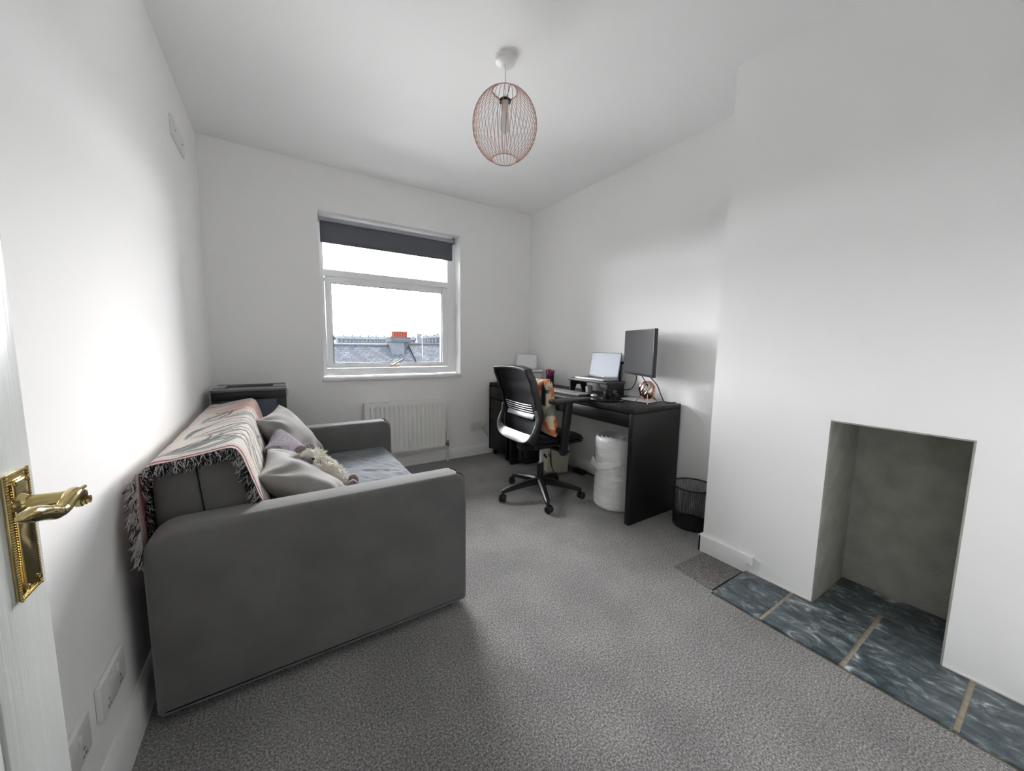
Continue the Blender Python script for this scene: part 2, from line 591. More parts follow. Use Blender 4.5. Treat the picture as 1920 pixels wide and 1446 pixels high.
# ------------------------------------------------------------------ window
FR0, FR1 = 3.288, 3.352
win = thing('window_1', (1.31, FR0, WZ0), None, None, kind=ST)
IX0, IX1 = 0.748, 1.832      # inside edges of the frame bars
TZ0, TZ1 = 1.683, 1.740      # transom
mb = MB()
mb.box((WX0, FR0, WZ0), (IX0, FR1, WZ1), 0.006).box((IX1, FR0, WZ0), (WX1, FR1, WZ1), 0.006)
mb.box((IX0 - 0.005, FR0 + 0.0005, WZ0), (IX1 + 0.005, FR1, 0.915), 0.006).box((IX0 - 0.005, FR0 + 0.0005, WZ1 - 0.05), (IX1 + 0.005, FR1, WZ1), 0.006)
mb.build('window_frame', m_upvc, win)
MB().box((IX0 - 0.004, FR0 + 0.001, TZ0), (IX1 + 0.004, FR1, TZ1), 0.007).build('transom', m_upvc, win)
# opening sash, a little proud of the frame
SX0, SX1, SZ0, SZ1 = IX0 + 0.003, IX1 - 0.003, 0.918, TZ0 - 0.003
GX0, GX1, GZ0, GZ1 = 0.796, 1.772, 0.955, 1.630
s0, s1 = FR0 - 0.012, FR1 - 0.004
mb = MB()
mb.box((SX0, s0, SZ0), (GX0, s1, SZ1), 0.007).box((GX1, s0, SZ0), (SX1, s1, SZ1), 0.007)
mb.box((SX0, s0 + 0.0005, SZ0), (SX1, s1, GZ0), 0.007).box((SX0, s0 + 0.0005, GZ1), (SX1, s1, SZ1), 0.007)
sash = mb.build('window_sash', m_upvc, win)
mb = MB()
for (x0, x1, z0, z1) in ((GX0 - 0.002, GX0 + 0.006, GZ0, GZ1), (GX1 - 0.006, GX1 + 0.002, GZ0, GZ1), (GX0, GX1, GZ0 - 0.002, GZ0 + 0.006), (GX0, GX1, GZ1 - 0.006, GZ1 + 0.002)):
    mb.box((x0, s0 + 0.012, z0), (x1, s0 + 0.020, z1))
mb.build('glazing_gasket', m_plast, sash)
MB().box((GX0, FR0 + 0.03, GZ0), (GX1, FR0 + 0.034, GZ1)).build('window_pane', m_glass, sash)
MB().box((IX0, FR0 + 0.03, TZ1), (IX1, FR0 + 0.034, WZ1 - 0.05)).build('window_pane', m_glass, win)
mb = MB()
mb.box((1.262, s0 - 0.012, 0.922), (1.345, s0, 0.948), 0.004)
mb.tube([(1.285, s0 - 0.014, 0.935), (1.283, s0 - 0.028, 0.938), (1.31, s0 - 0.032, 0.956), (1.375, s0 - 0.032, 0.992)], [0.009, 0.010, 0.009, 0.007], 10)
mb.build('window_handle', m_cream, sash)
MB().box((WX0 - 0.012, D - 0.026, WZ0 - 0.03), (WX1 + 0.004, FR0 + 0.003, WZ0), 0.005, 3).build('window_sill', m_trim, win)

# roller blind
bl = thing('roller_blind', (1.30, 3.255, 1.945), 'dark charcoal roller blind pulled part way down the window', 'blind')
BX0, BX1 = 0.728, 1.872
mb = MB()
path = []
mb.grid(lambda u, v: (BX0 + (BX1 - BX0) * u, 3.262 - 0.002 * math.sin(v * 3.1) - 0.0015 * math.sin(u * 9), 1.948 + 0.178 * v), 30, 6)
mb.build('blind_fabric', m_blind, bl, solid=0.0012)
MB().lathe([(0.0, BX0 - 0.006), (0.017, BX0 - 0.006), (0.017, BX1 + 0.006), (0.0, BX1 + 0.006)], (0, 3.254, 2.125), 20, 'x').build('roller_tube', mat('roller_grey', (0.42, 0.43, 0.45), 0.5), bl)
MB().box((BX0 + 0.002, 3.257, 1.940), (BX1 - 0.002, 3.266, 1.956), 0.003).build('bottom_bar', m_blind, bl)
for x in (BX0 - 0.014, BX1 + 0.008):
    MB().prism(rrect(3.232, 2.098, 3.276, 2.158, 0.008), 'x', x, x + 0.006).build('bracket', m_steel, bl)
MB().tube(spline([(1.893, 3.246, 2.12), (1.893, 3.243, 1.8), (1.893, 3.240, 1.46), (1.893, 3.246, 1.36), (1.893, 3.252, 1.46), (1.893, 3.258, 1.8), (1.893, 3.262, 2.12)], 8), 0.0022, 6).build('bead_chain', m_white, bl)

# ------------------------------------------------------------------ door leaf standing open along the left wall
XF = 0.090
door = thing('door_1', (0.07, 0.2, 0.008), None, None, kind=ST)
m_door = mat('door_gloss', (0.72, 0.745, 0.73), 0.26, var=0.03, vscale=14, bump=0.14, bscale=26, stretch=(9, 9, 0.35), spec=0.5)
DY0, DY1 = -0.195, 0.642
mb = MB()
x0, x1 = 0.050, XF
pn = [(-0.07, 0.18, 0.515, 0.80), (-0.07, 1.02, 0.515, 1.86)]
mb.box((x0, pn[0][2], 0.008), (x1, DY1, 1.985), 0.002)
mb.box((x0, DY0, 0.008), (x1, pn[0][0], 1.985), 0.002)
for z0, z1 in ((0.008, 0.18), (0.80, 1.02), (1.86, 1.985)):
    mb.box((x0 + 0.0003, pn[0][0] - 0.002, z0), (x1 - 0.0003, pn[0][2] + 0.002, z1))
mb.build('door_leaf', m_door, door)
for (y0, z0, y1, z1) in pn:
    p = MB().box((x0 + 0.012, y0, z0), (x1 - 0.012, y1, z1)).build('door_panel', m_door, door)
    mb = MB()
    w = 0.018
    for (a, b, c, d) in ((y0, z0, y0 + w, z1), (y1 - w, z0, y1, z1), (y0, z0, y1, z0 + w), (y0, z1 - w, y1, z1)):
        mb.box((x1 - 0.013, a, b), (x1 - 0.003, c, d), 0.004)
    mb.build('panel_moulding', m_door, p)
# brass lever handle on a beaded back plate
PY0, PY1, PZ0, PZ1 = 0.567, 0.6195, 0.787, 0.956
plate = MB().box((XF, PY0, PZ0), (XF + 0.004, PY1, PZ1), 0.0015).box((XF + 0.003, PY0 + 0.009, PZ0 + 0.009), (XF + 0.0075, PY1 - 0.009, PZ1 - 0.009), 0.003, 3).build('handle_plate', m_brass, door)
mb = MB()
pitch_b = 0.0036
cnt = int((PZ1 - PZ0) / pitch_b)
for i in range(cnt + 1):
    z = PZ0 + (PZ1 - PZ0) * i / cnt
    for y in (PY0 + 0.002, PY1 - 0.002):
        mb.ball((XF + 0.0045, y, z), 0.0021, 7, 5)
cnt = int((PY1 - PY0) / pitch_b)
for i in range(1, cnt):
    y = PY0 + (PY1 - PY0) * i / cnt
    for z in (PZ0 + 0.001, PZ1 - 0.001):
        mb.ball((XF + 0.0045, y, z), 0.0021, 7, 5)
mb.build('beaded_edge', m_brass, plate, kind='stuff')
for y in (PY0 + 0.013, PY1 - 0.011):
    for z in (PZ0 + 0.013, PZ1 - 0.013):
        MB().lathe([(0.0035, 0), (0.0033, 0.0012), (0.0, 0.002)], (XF + 0.0075, y, z), 12, 'x').build('screw', m_brass, plate)
NKY, NKZ = 0.588, 0.914
lev = MB()
lev.lathe([(0.014, 0.004), (0.013, 0.010), (0.0095, 0.014), (0.0085, 0.040), (0.0095, 0.052), (0.0, 0.060)], (XF, NKY, NKZ), 18, 'x')
lev.tube(spline([(XF + 0.052, 0.617, 0.899), (XF + 0.053, 0.609, 0.909), (XF + 0.054, 0.592, 0.917), (XF + 0.055, 0.572, 0.915), (XF + 0.055, 0.553, 0.909), (XF + 0.055, 0.535, 0.911), (XF + 0.055, 0.510, 0.921), (XF + 0.055, 0.480, 0.930), (XF + 0.054, 0.458, 0.933)], 5),
         [0.0075] * 5 + [0.0085] * 5 + [0.009] * 5 + [0.0085] * 5 + [0.008] * 5 + [0.0088] * 5 + [0.0095] * 5 + [0.0085, 0.0075, 0.0065, 0.005, 0.0035] + [0.0008], 14)
for k in range(3):
    lev.lathe([(0.0, -0.004), (0.0095 - 0.002 * k, -0.003), (0.0095 - 0.002 * k, 0.003), (0.0, 0.004)], (XF + 0.050 + 0.004 * k, 0.617, 0.898), 16, 'x')
lever = lev.build('lever', m_brass, door)
mb = MB()
for i in range(22):
    t = i / 21
    mb.ball((XF + 0.060, 0.606 - 0.066 * t, 0.921 + 0.0035 * math.sin(3.1 * t) - 0.006 * t), 0.0024, 7, 5)
mb.build('beading', m_brass, lever, kind='stuff')

# ------------------------------------------------------------------ sockets and vents


def socket(name, axis, a0, a1, z0, z1, label, group=None, plug=False):
    """double socket on the left wall (axis 'y', a = y) or window wall (axis 'x', a = x)"""
    def P(mb, l0, l1, h0, h1, d0, d1, bev=0.0):
        if axis == 'y':
            mb.box((d0, l0, h0), (d1, l1, h1), bev)
        else:
            mb.box((l0, D - d1, h0), (l1, D - d0, h1), bev)
        return mb
    c = (a0 + a1) / 2
    base = (0.005, c, z0) if axis == 'y' else (c, D - 0.005, z0)
    t = thing(name, base, label, 'socket', group)
    P(MB(), a0, a1, z0, z1, 0, 0.012, 0.003).build('face_plate', m_white, t)
    w, h = a1 - a0, z1 - z0
    for s in (-1, 1):
        cc = c + s * w * 0.25
        for du, dv in ((0, -0.16), (-0.16, -0.34), (0.16, -0.34)) if axis == 'x' else ((0, -0.16), (-0.07, -0.34), (0.07, -0.34)):
            u, v = cc + du * h, z0 + h * (0.5 + dv)
            P(MB(), u - 0.0035, u + 0.0035, v - 0.0022, v + 0.0022, 0.0118, 0.0124).build('pin_hole', m_steel, t)
        sw = c + s * w * 0.14
        P(MB(), sw - 0.006, sw + 0.006, z0 + h * 0.62, z0 + h * 0.84, 0.0115, 0.0165, 0.002).build('rocker_switch', m_white, t)
    return t


socket('wall_socket', 'y', 0.998, 1.151, 0.239, 0.326, 'white double socket on the wall between sofa arm and door, nearer the sofa', 'double sockets behind the door')
socket('wall_socket', 'y', 0.786, 0.938, 0.246, 0.330, 'white double socket on the wall half hidden behind the open door', 'double sockets behind the door')
socket('wall_socket', 'x', 2.025, 2.174, 0.262, 0.350, 'white double socket under the window wall beside the black drawer unit')
MB().box((2.128, D - 0.048, 0.286), (2.172, D - 0.0125, 0.336), 0.008, 3).build('plug', m_cream, label='cream mains plug in the socket beside the drawer unit', cat='plug')
MB().tube(spline([(2.152, D - 0.036, 0.288), (2.158, D - 0.034, 0.262), (2.19, D - 0.030, 0.215), (2.225, D - 0.028, 0.180), (2.30, D - 0.030, 0.14)], 8), 0.0035, 8).build('mains_cable', m_cream, label='cream cable running from the plug behind the black drawer unit', cat='cable')

vt = thing('wall_vent', (0.004, 2.522, 2.140), 'small white blanking plate high on the wall above the sofa', 'wall plate')
MB().box((0, 2.376, 2.142), (0.012, 2.668, 2.240), 0.003).build('plate', m_white, vt)
for y in (2.44, 2.60):
    MB().lathe([(0.005, 0.0), (0.004, 0.002), (0.0, 0.003)], (0.012, y, 2.191), 12, 'x').build('screw', m_steel, vt)

# ------------------------------------------------------------------ radiator under the window
rad = thing('radiator', (1.354, D - 0.06, 0.158), 'white panel radiator with vertical flutes under the window', 'radiator')
RX0, RX1, RZ0, RZ1, RYF = 0.994, 1.714, 0.158, 0.622, D - 0.092
NF = 18


def radf(u, v):
    x = RX0 + (RX1 - RX0) * u
    z = RZ0 + (RZ1 - RZ0) * v
    m = max(0.0, min(1.0, (v - 0.055) / 0.04)) * max(0.0, min(1.0, (0.915 - v) / 0.04))
    k = u * NF
    fr = abs((k % 1.0) - 0.5) * 2
    g = max(0.0, min(1.0, (fr - 0.52) / 0.25))
    if u < 0.012 or u > 0.988:
        g = 0
    e = 0.0
    if v < 0.012 or v > 0.988:
        e = 0.004
    return (x, RYF + 0.017 * g * m + e, z)


MB().grid(radf, NF * 12, 40).build('front_panel', m_rad, rad, sharp=60)
MB().box((RX0, RYF + 0.004, RZ0), (RX1, RYF + 0.05, RZ0 + 0.006)).box((RX0 + 0.004, RYF + 0.02, RZ0 + 0.01), (RX1 - 0.004, RYF + 0.052, RZ1 - 0.02)).build('back_panel', m_rad, rad)
mb = MB()
mb.box((RX0, RYF + 0.003, RZ1 - 0.004), (RX1, RYF + 0.009, RZ1)).box((RX0, RYF + 0.052, RZ1 - 0.004), (RX1, RYF + 0.058, RZ1))
for i in range(36):
    x = RX0 + (RX1 - RX0) * i / 35
    mb.box((x - 0.003, RYF + 0.008, RZ1 - 0.006), (x + 0.003, RYF + 0.053, RZ1 - 0.001))
mb.build('top_grille', m_rad, rad)
for x in (RX0 - 0.003, RX1):
    MB().box((x, RYF + 0.002, RZ0 + 0.002), (x + 0.003, RYF + 0.058, RZ1)).build('side_panel', m_rad, rad)
for x in (RX0 + 0.12, RX1 - 0.12):
    MB().box((x - 0.02, RYF + 0.05, RZ0 + 0.05), (x + 0.02, D, RZ1 - 0.06)).build('wall_bracket', m_rad, rad)
vx, vy = 1.752, D - 0.062
valve = MB().lathe([(0.009, 0.150), (0.013, 0.155), (0.013, 0.185), (0.009, 0.19), (0.009, 0.215)], (vx, vy, 0), 14, cap0=True).tube([(vx, vy, 0.175), (RX1 - 0.005, vy, 0.175)], 0.009, 10).build('valve_body', m_brass, rad)
MB().lathe([(0.0, 0.212), (0.015, 0.212), (0.016, 0.255), (0.013, 0.262), (0.013, 0.275), (0.016, 0.28), (0.015, 0.295), (0.0, 0.297)], (vx, vy, 0), 18).build('valve_head', m_white, valve)
MB().tube([(vx, vy, 0.0), (vx, vy, 0.155)], 0.0078, 12).build('pipe', m_white, rad)

# ------------------------------------------------------------------ pendant lamp
LX, LY = 1.381, 1.482
lamp = thing('pendant_lamp', (LX, LY, H), 'round copper wire cage pendant lamp hanging from a white ceiling rose', 'lamp')
MB().lathe([(0.052, 2.5), (0.052, 2.492), (0.046, 2.478), (0.030, 2.472), (0.008, 2.470), (0.004, 2.462)], (LX, LY, 0), 32, cap1=True).build('ceiling_rose', m_white, lamp)
MB().tube([(LX, LY, 2.47), (LX, LY, 2.30)], 0.003, 8).build('cord', m_white, lamp)
LZ, LRX, LRZ = 2.195, 0.156, 0.168      # cage centre and half sizes
r_end, z_end = 0.060, 0.155


def cage_r(z):
    q = (z - LZ) / LRZ
    return LRX * math.sqrt(max(0.0, 1 - q * q))


shade = thing('shade', (LX, LY, LZ), None, None)
shade.parent = lamp
shade.location = ORG[shade.name] - ORG[lamp.name]
for zz in (LZ - z_end, LZ + z_end):
    MB().tube([(LX + 0.060 * math.cos(a * math.pi / 18), LY + 0.060 * math.sin(a * math.pi / 18), zz) for a in range(36)], 0.0022, 6, closed=True).build('shade_ring', m_copper, shade)
mb = MB()
NW = 46
for s in (1,):
    for k in range(NW):
        a0 = 2 * math.pi * k / NW
        pts = []
        for j in range(15):
            t = j / 14
            th = -1 + 2 * t
            z = LZ + z_end * math.sin(th * math.pi / 2) if False else LZ + z_end * th
            f = (z - LZ) / z_end
            r = cage_r(z)
            rr = r_end + (r - cage_r(LZ + z_end)) * (LRX - r_end) / (LRX - cage_r(LZ + z_end))
            a = a0 + s * R(4) * f
            pts.append((LX + rr * math.cos(a), LY + rr * math.sin(a), z))
        mb.tube(pts, 0.00125, 4, cap=False)
mb.build('wire_cage', m_copper, shade, kind='stuff')
mb = MB()
for k in range(3):
    a = k * 2 * math.pi / 3 + 0.4
    mb.tube([(LX + 0.018 * math.cos(a), LY + 0.018 * math.sin(a), LZ + 0.115), (LX + 0.060 * math.cos(a), LY + 0.060 * math.sin(a), LZ + z_end)], 0.0016, 5)
mb.tube([(LX + 0.024 * math.cos(a * math.pi / 12), LY + 0.024 * math.sin(a * math.pi / 12), LZ + 0.113) for a in range(24)], 0.006, 8, closed=True)
mb.build('gallery_ring', m_plast, lamp)
MB().lathe([(0.004, 0.140), (0.013, 0.132), (0.015, 0.10), (0.018, 0.098), (0.018, 0.070), (0.015, 0.066)], (LX, LY, LZ), 20, cap0=True, cap1=True).build('lampholder', m_cream, lamp)
MB().lathe([(0.012, 0.068), (0.014, 0.055), (0.022, 0.035), (0.024, 0.0), (0.020, -0.022), (0.010, -0.036), (0.0, -0.04)], (LX, LY, LZ), 20).build('bulb', mat('opal_bulb', (0.78, 0.75, 0.73), 0.3), lamp)

# ================================================================== SOFA SIDE
SY0, SY1 = 1.190, 2.545           # outer faces of the two arms
AT = 0.125                        # arm thickness
sofa = thing('sofa_bed', (0.53, 1.87, 0.0), 'dark grey velvet sofa bed with square arms against the wall', 'sofa')
arm_out = rrect(0.048, 0.028, 1.043, 0.598, (0.018, 0.022, 0.055, 0.075), 7)
for y0 in (SY0, SY1 - AT):
    arm = MB().prism(arm_out, 'y', y0, y0 + AT, bev=0.024, seg=4).build('armrest', m_sofa, sofa, sharp=60)
    for yy in (y0 + 0.030, y0 + AT - 0.030):
        pts = [(u + (0.0015 if u > 0.5 else -0.0015), yy, v) for u, v in rrect(0.048, 0.06, 1.043, 0.598, (0.0, 0.0, 0.055, 0.075), 7)]
        pts = [p for p in pts if p[0] > 1.0]
        MB().tube([(1.044, yy, 0.05)] + pts[1:7] if False else [(1.0445, yy, 0.05), (1.0445, yy, 0.3), (1.0445, yy, 0.53), (1.040, yy, 0.566), (1.024, yy, 0.589), (1.004, yy, 0.5985)], 0.0028, 6).build('piping', m_piping, arm)
    for x in (0.10, 0.98):
        MB().lathe([(0.018, 0.0), (0.022, 0.03)], (x, y0 + AT / 2, 0), 16, cap0=True, cap1=True).build('foot', m_plast, arm)
MB().box((0.10, SY0 + AT, 0.06), (0.985, SY1 - AT, 0.325), 0.02, 3).build('seat_base', m_sofa, sofa)
# folded backrest: two upholstered layers
BY0, BY1 = SY0 + AT + 0.004, SY1 - AT - 0.004


def slab(name, pts, m):
    mb = MB()
    mb.prism(pts, 'y', BY0, BY1, bev=0.016, seg=4)
    return mb.build(name, m, sofa, sharp=60)


slab('back_layer', [(0.062, 0.30), (0.185, 0.30), (0.176, 0.50), (0.156, 0.752), (0.054, 0.742), (0.058, 0.55)], m_sofa)
slab('back_layer', [(0.190, 0.415), (0.345, 0.415), (0.320, 0.56), (0.262, 0.758), (0.246, 0.772), (0.160, 0.756), (0.180, 0.50)], m_sofa)


# seat covered with a rumpled sheet
def seatf(u, v):
    x = 0.30 + 0.712 * u
    y = SY0 + AT + 0.003 + (SY1 - SY0 - 2 * AT - 0.006) * v
    z = 0.418
    ridge = 0.0
    ridge += 0.007 * math.exp(-((x - 0.72 - 0.22 * (y - 1.6) - 0.03 * nz(y * 4)) / 0.018) ** 2) * max(0, min(1, (2.05 - y) / 0.3))
    ridge += 0.006 * math.exp(-((y - 2.30 - 0.25 * (x - 0.75)) / 0.012) ** 2) * max(0, 1 - abs(x - 0.62) / 0.25)
    ridge += 0.005 * math.exp(-((y - 1.95 + 0.5 * (x - 0.85)) / 0.016) ** 2) * max(0, 1 - abs(x - 0.86) / 0.2)
    ridge += 0.005 * math.exp(-((y - 1.62 + 0.35 * (x - 0.85)) / 0.014) ** 2) * max(0, 1 - abs(x - 0.9) / 0.16)
    z += 1.6 * ridge + 0.008 * nz(x * 6, y * 5, 1) + 0.007 * nz(x * 17, y * 15, 4) + 0.004 * nz(x * 40 + y * 25, y * 9, 7)
    e = max(0.0, (u - 0.94) / 0.06)
    z -= 0.03 * e * e
    return (x, y, z)


mt = MB()
mt.grid(seatf, 110, 150)
mt.grid(lambda u, v: (1.012 + 0.004 * math.sin(math.pi * u), SY0 + AT + 0.003 + (SY1 - SY0 - 2 * AT - 0.006) * v, 0.31 + 0.078 * u + (seatf(1, v)[2] - 0.388) * u), 6, 150)
mt.build('seat_mattress', m_sheet, sofa, sharp=80)

# ------------------------------------------------------------------ woven throw over the backrest
CREAM = (0.74, 0.69, 0.62)
PINK = (0.68, 0.58, 0.55)
RED = (0.48, 0.17, 0.15)
WINE = (0.26, 0.04, 0.09)
TEAL = (0.20, 0.235, 0.22)
GREY = (0.42, 0.42, 0.45)
prof = [(0.030, 0.40), (0.036, 0.55), (0.040, 0.70), (0.046, 0.752), (0.062, 0.766), (0.11, 0.770), (0.165, 0.780), (0.235, 0.792), (0.262, 0.788), (0.280, 0.765), (0.302, 0.69), (0.336, 0.570), (0.352, 0.500)]
PR = spline([(a, 0, b) for a, b in prof], 14)
cum = [0.0]
for a, b in zip(PR, PR[1:]):
    cum.append(cum[-1] + (b - a).length)
TL = cum[-1]


def at_len(s):
    s = max(0.0, min(TL, s))
    for i in range(len(cum) - 1):
        if s <= cum[i + 1]:
            t = (s - cum[i]) / max(1e-9, cum[i + 1] - cum[i])
            return PR[i].lerp(PR[i + 1], t)
    return PR[-1]


TPT = [at_len(TL * i / 400) for i in range(401)]
TY0, TY1 = 1.296, 2.505


def throwf(u, v):
    """u along the sofa (y), v across (back hem -> front hem)"""
    p = TPT[int(round(v * 400))]
    y = TY0 + (TY1 - TY0) * u + 0.006 * nz(v * 7, u * 2) + (0.012 * nz(v * 5, 3.3) if u < 0.02 or u > 0.98 else 0)
    bulge = 0.0035 * nz(y * 7, v * 9, 2.0) + 0.0015 * nz(y * 23, v * 30, 9)
    sag = -0.004 * math.sin(math.pi * u)
    nx_, nz_ = 0.0, 1.0
    i = int(round(v * 400))
    a, b = TPT[max(0, i - 3)], TPT[min(400, i + 3)]
    d = (b - a).normalized()
    nx_, nz_ = -d.z, d.x
    far = 0.012 * max(0, u - 0.5)
    return (p.x + nx_ * bulge, y, p.z + nz_ * (bulge + sag + far))


# leaf strokes drawn in cloth space: (y metres, s metres)  s = 0 back hem
def stroke(y0, s0, y1, s1, bend, w, c):
    n = 26
    pts = []
    dy, ds = y1 - y0, s1 - s0
    L = math.hypot(dy, ds)
    for i in range(n + 1):
        t = i / n
        o = bend * math.sin(math.pi * t)
        pts.append((y0 + dy * t - ds / L * o, s0 + ds * t + dy / L * o, w * (0.15 + math.sin(math.pi * min(1, t * 0.93 + 0.05)))))
    return (pts, c)


rs = random.Random(11)
ST_ = []
for (yb, sb, n_, spread) in ((1.38, 0.36, 9, 1), (1.46, 0.86, 9, -1), (1.62, 0.40, 6, 1), (1.72, 0.80, 6, -1), (1.95, 0.40, 6, 1), (2.05, 0.88, 5, -1)):
    for k in range(n_):
        t = k / max(1, n_ - 1)
        ln = 0.26 + 0.16 * rs.random()
        ang = R(20 + 62 * t) * spread
        ST_.append(stroke(yb + 0.03 * t, sb + 0.02 * t * spread, yb + ln * math.cos(ang) * 0.75 + 0.04, sb + ln * math.sin(ang), (0.03 + 0.05 * rs.random()) * (1 if rs.random() > 0.4 else -1), 0.0085, TEAL if k % 3 else (0.13, 0.16, 0.17)))
for k in range(6):
    ST_.append(stroke(2.20 + 0.03 * k, 0.36 + 0.03 * k, 2.27 + 0.03 * k, 0.86 - 0.02 * k, 0.02, 0.007 + 0.004 * (k % 2), RED))
ST_.append(stroke(2.17, 0.43, 2.19, 0.56, 0.03, 0.015, RED))
ST_.append(stroke(2.12, 0.88, 2.36, 0.80, 0.04, 0.014, RED))
SEG = []
for pts, c in ST_:
    for a, b in zip(pts, pts[1:]):
        SEG.append((a[0], a[1], b[0], b[1], (a[2] + b[2]) / 2, c))
CELL = {}
for sg in SEG:
    pad = sg[4] + 0.01
    for i in range(int((min(sg[0], sg[2]) - pad) / 0.04), int((max(sg[0], sg[2]) + pad) / 0.04) + 1):
        for j in range(int((min(sg[1], sg[3]) - pad) / 0.04), int((max(sg[1], sg[3]) + pad) / 0.04) + 1):
            CELL.setdefault((i, j), []).append(sg)


def mix3(a, b, t):
    t = max(0.0, min(1.0, t))
    return tuple(x + (y - x) * t for x, y in zip(a, b))


def throwc(u, v):
    y = TY0 + (TY1 - TY0) * u
    s = v * TL
    wob = 0.012 * nz(y * 3, s * 4, 5) + 0.006 * nz(s * 9, 1.1)
    yy = y + wob
    k = 0.5 + 0.5 * nz(y * 6, s * 6, 8)
    c = mix3(CREAM, PINK, k * 0.8)
    st = math.sin((y * 1.0 + 0.05 * nz(s * 3, y * 2)) * 95 + 3 * nz(s * 2.5, y * 3, 3))
    c = mix3(c, GREY, 0.28 * max(0, st - 0.25))
    # borders at the two ends
    for c0, w0, cc in ((TY0 + 0.030, 0.011, WINE), (TY0 + 0.052, 0.005, (0.62, 0.60, 0.56)), (TY0 + 0.066, 0.004, TEAL), (TY0 + 0.012, 0.008, (0.52, 0.36, 0.34)),
                       (TY1 - 0.02, 0.012, GREY), (TY1 - 0.055, 0.008, RED), (TY1 - 0.085, 0.005, (0.45, 0.25, 0.27)), (TY1 - 0.12, 0.012, (0.55, 0.22, 0.18))):
        d = abs(yy - c0)
        if d < w0:
            c = mix3(c, cc, (w0 - d) / 0.003)
    if TY0 + 0.075 < y < TY1 - 0.03:
        for sg in CELL.get((int(y / 0.04), int(s / 0.04)), ()):
            ax, ay, bx, by, w, cc = sg
            dx, dy = bx - ax, by - ay
            t = max(0, min(1, ((y - ax) * dx + (s - ay) * dy) / (dx * dx + dy * dy + 1e-12)))
            d = math.hypot(y - ax - dx * t, s - ay - dy * t)
            if d < w:
                edge = 0.55 + 0.45 * (d / w)
                c = mix3(c, cc, min(1, (w - d) / 0.003) * (0.85 if d > w * 0.45 else 0.62))
    weave = 0.88 + 0.12 * math.sin(y * 900) * math.sin(s * 800) + 0.06 * nz(y * 90, s * 90)
    return tuple(max(0, q * weave) for q in c)


m_throw = vc_mat('woven_throw', 0.95, 0.5, 700)
throw = thing('throw_blanket', (0.20, 1.9, 0.42), 'cream and pink tapestry throw with leaf pattern and fringe over the sofa back', 'blanket')
MB().grid(throwf, 260, 200, throwc).build('throw_cloth', m_throw, throw, sharp=80)


# loose corner hanging behind the sofa at the near end
def flapf(u, v):
    z = 0.745 - 0.215 * v
    y = 1.300 - (0.085 * math.sin(min(1.0, v * 1.25) * 1.45)) * (1 - u) - 0.004
    x = 0.030 + 0.010 * u + 0.022 * v * (1 - u) + 0.004 * math.sin(u * 6 + v * 3)
    return (x, y, z)


FS = ((0.46, 0.36, 0.31), (0.34, 0.24, 0.21), (0.52, 0.45, 0.38), (0.40, 0.26, 0.24), (0.30, 0.10, 0.12))
MB().grid(flapf, 16, 40, lambda u, v: FS[int(u * 4.99)]).build('throw_corner', m_throw, throw, sharp=80, solid=0.003)

# fringe: twisted black and off-white yarn strands
fr = MB()
fr.cl = fr.bm.loops.layers.float_color.new('print')
rf = random.Random(3)


def strand(p, d, ln, w, c, curl):
    p = Vector(p)
    d = Vector(d).normalized()
    s = d.cross(Vector((rf.uniform(-1, 1), rf.uniform(-1, 1), rf.uniform(-1, 1)))).normalized()
    q = d.cross(s)
    ring0 = None
    n = 5
    for i in range(n):
        t = i / (n - 1)
        ctr = p + d * ln * t + (s * math.sin(t * 5 + curl) + q * math.cos(t * 4 + curl)) * 0.006 * t + Vector((0, 0, -0.010 * t * t))
        rr = w * (1 - 0.45 * t)
        ring = [fr._v(ctr + (s * math.cos(2.094 * k) + q * math.sin(2.094 * k)) * rr) for k in range(3)]
        if ring0:
            for k in range(3):
                f = fr.bm.faces.new((ring0[k], ring0[(k + 1) % 3], ring[(k + 1) % 3], ring[k]))
                for lp in f.loops:
                    lp[fr.cl] = (*c, 1)
        ring0 = ring


def yarn():
    r = rf.random()
    return (0.012, 0.012, 0.018) if r < 0.47 else ((0.50, 0.48, 0.46) if r < 0.86 else (0.16, 0.15, 0.16))


for end, (sy, u) in enumerate(((-1, 0.0), (1, 1.0))):
    nn = 560 if end == 0 else 380
    for i in range(nn):
        v = 0.36 + 0.64 * (i + rf.random()) / nn
        p = Vector(throwf(u, v))
        i4 = int(v * 400)
        dd = (TPT[min(400, i4 + 3)] - TPT[max(0, i4 - 3)]).normalized()
        nrm = Vector((-dd.z, 0, dd.x))
        d = Vector((0, 0.55 * sy, 0)) - nrm * rf.uniform(0.35, 0.95) + dd * rf.uniform(-0.6, 0.6)
        strand(p - nrm * 0.002, d, rf.uniform(0.020, 0.036), 0.0018, yarn(), rf.uniform(0, 6))
for i in range(240):      # fringe on both long edges of the loose corner
    v = rf.random()
    u = 0.0 if i < 130 else 1.0
    p = Vector(flapf(u, v))
    if u == 0:
        strand(p, (rf.uniform(-0.55, -0.1), -0.75, rf.uniform(-0.75, -0.1)), rf.uniform(0.025, 0.042), 0.002, (0.50, 0.48, 0.46) if rf.random() < 0.72 else (0.03, 0.03, 0.04), rf.uniform(0, 6))
    else:
        strand(p, (rf.uniform(0.3, 1.0), -0.5, rf.uniform(-0.6, 0.2)), rf.uniform(0.016, 0.028), 0.0018, yarn(), rf.uniform(0, 6))
fr.build('fringe', m_throw, throw, kind='stuff', sharp=180)


# ------------------------------------------------------------------ cushions


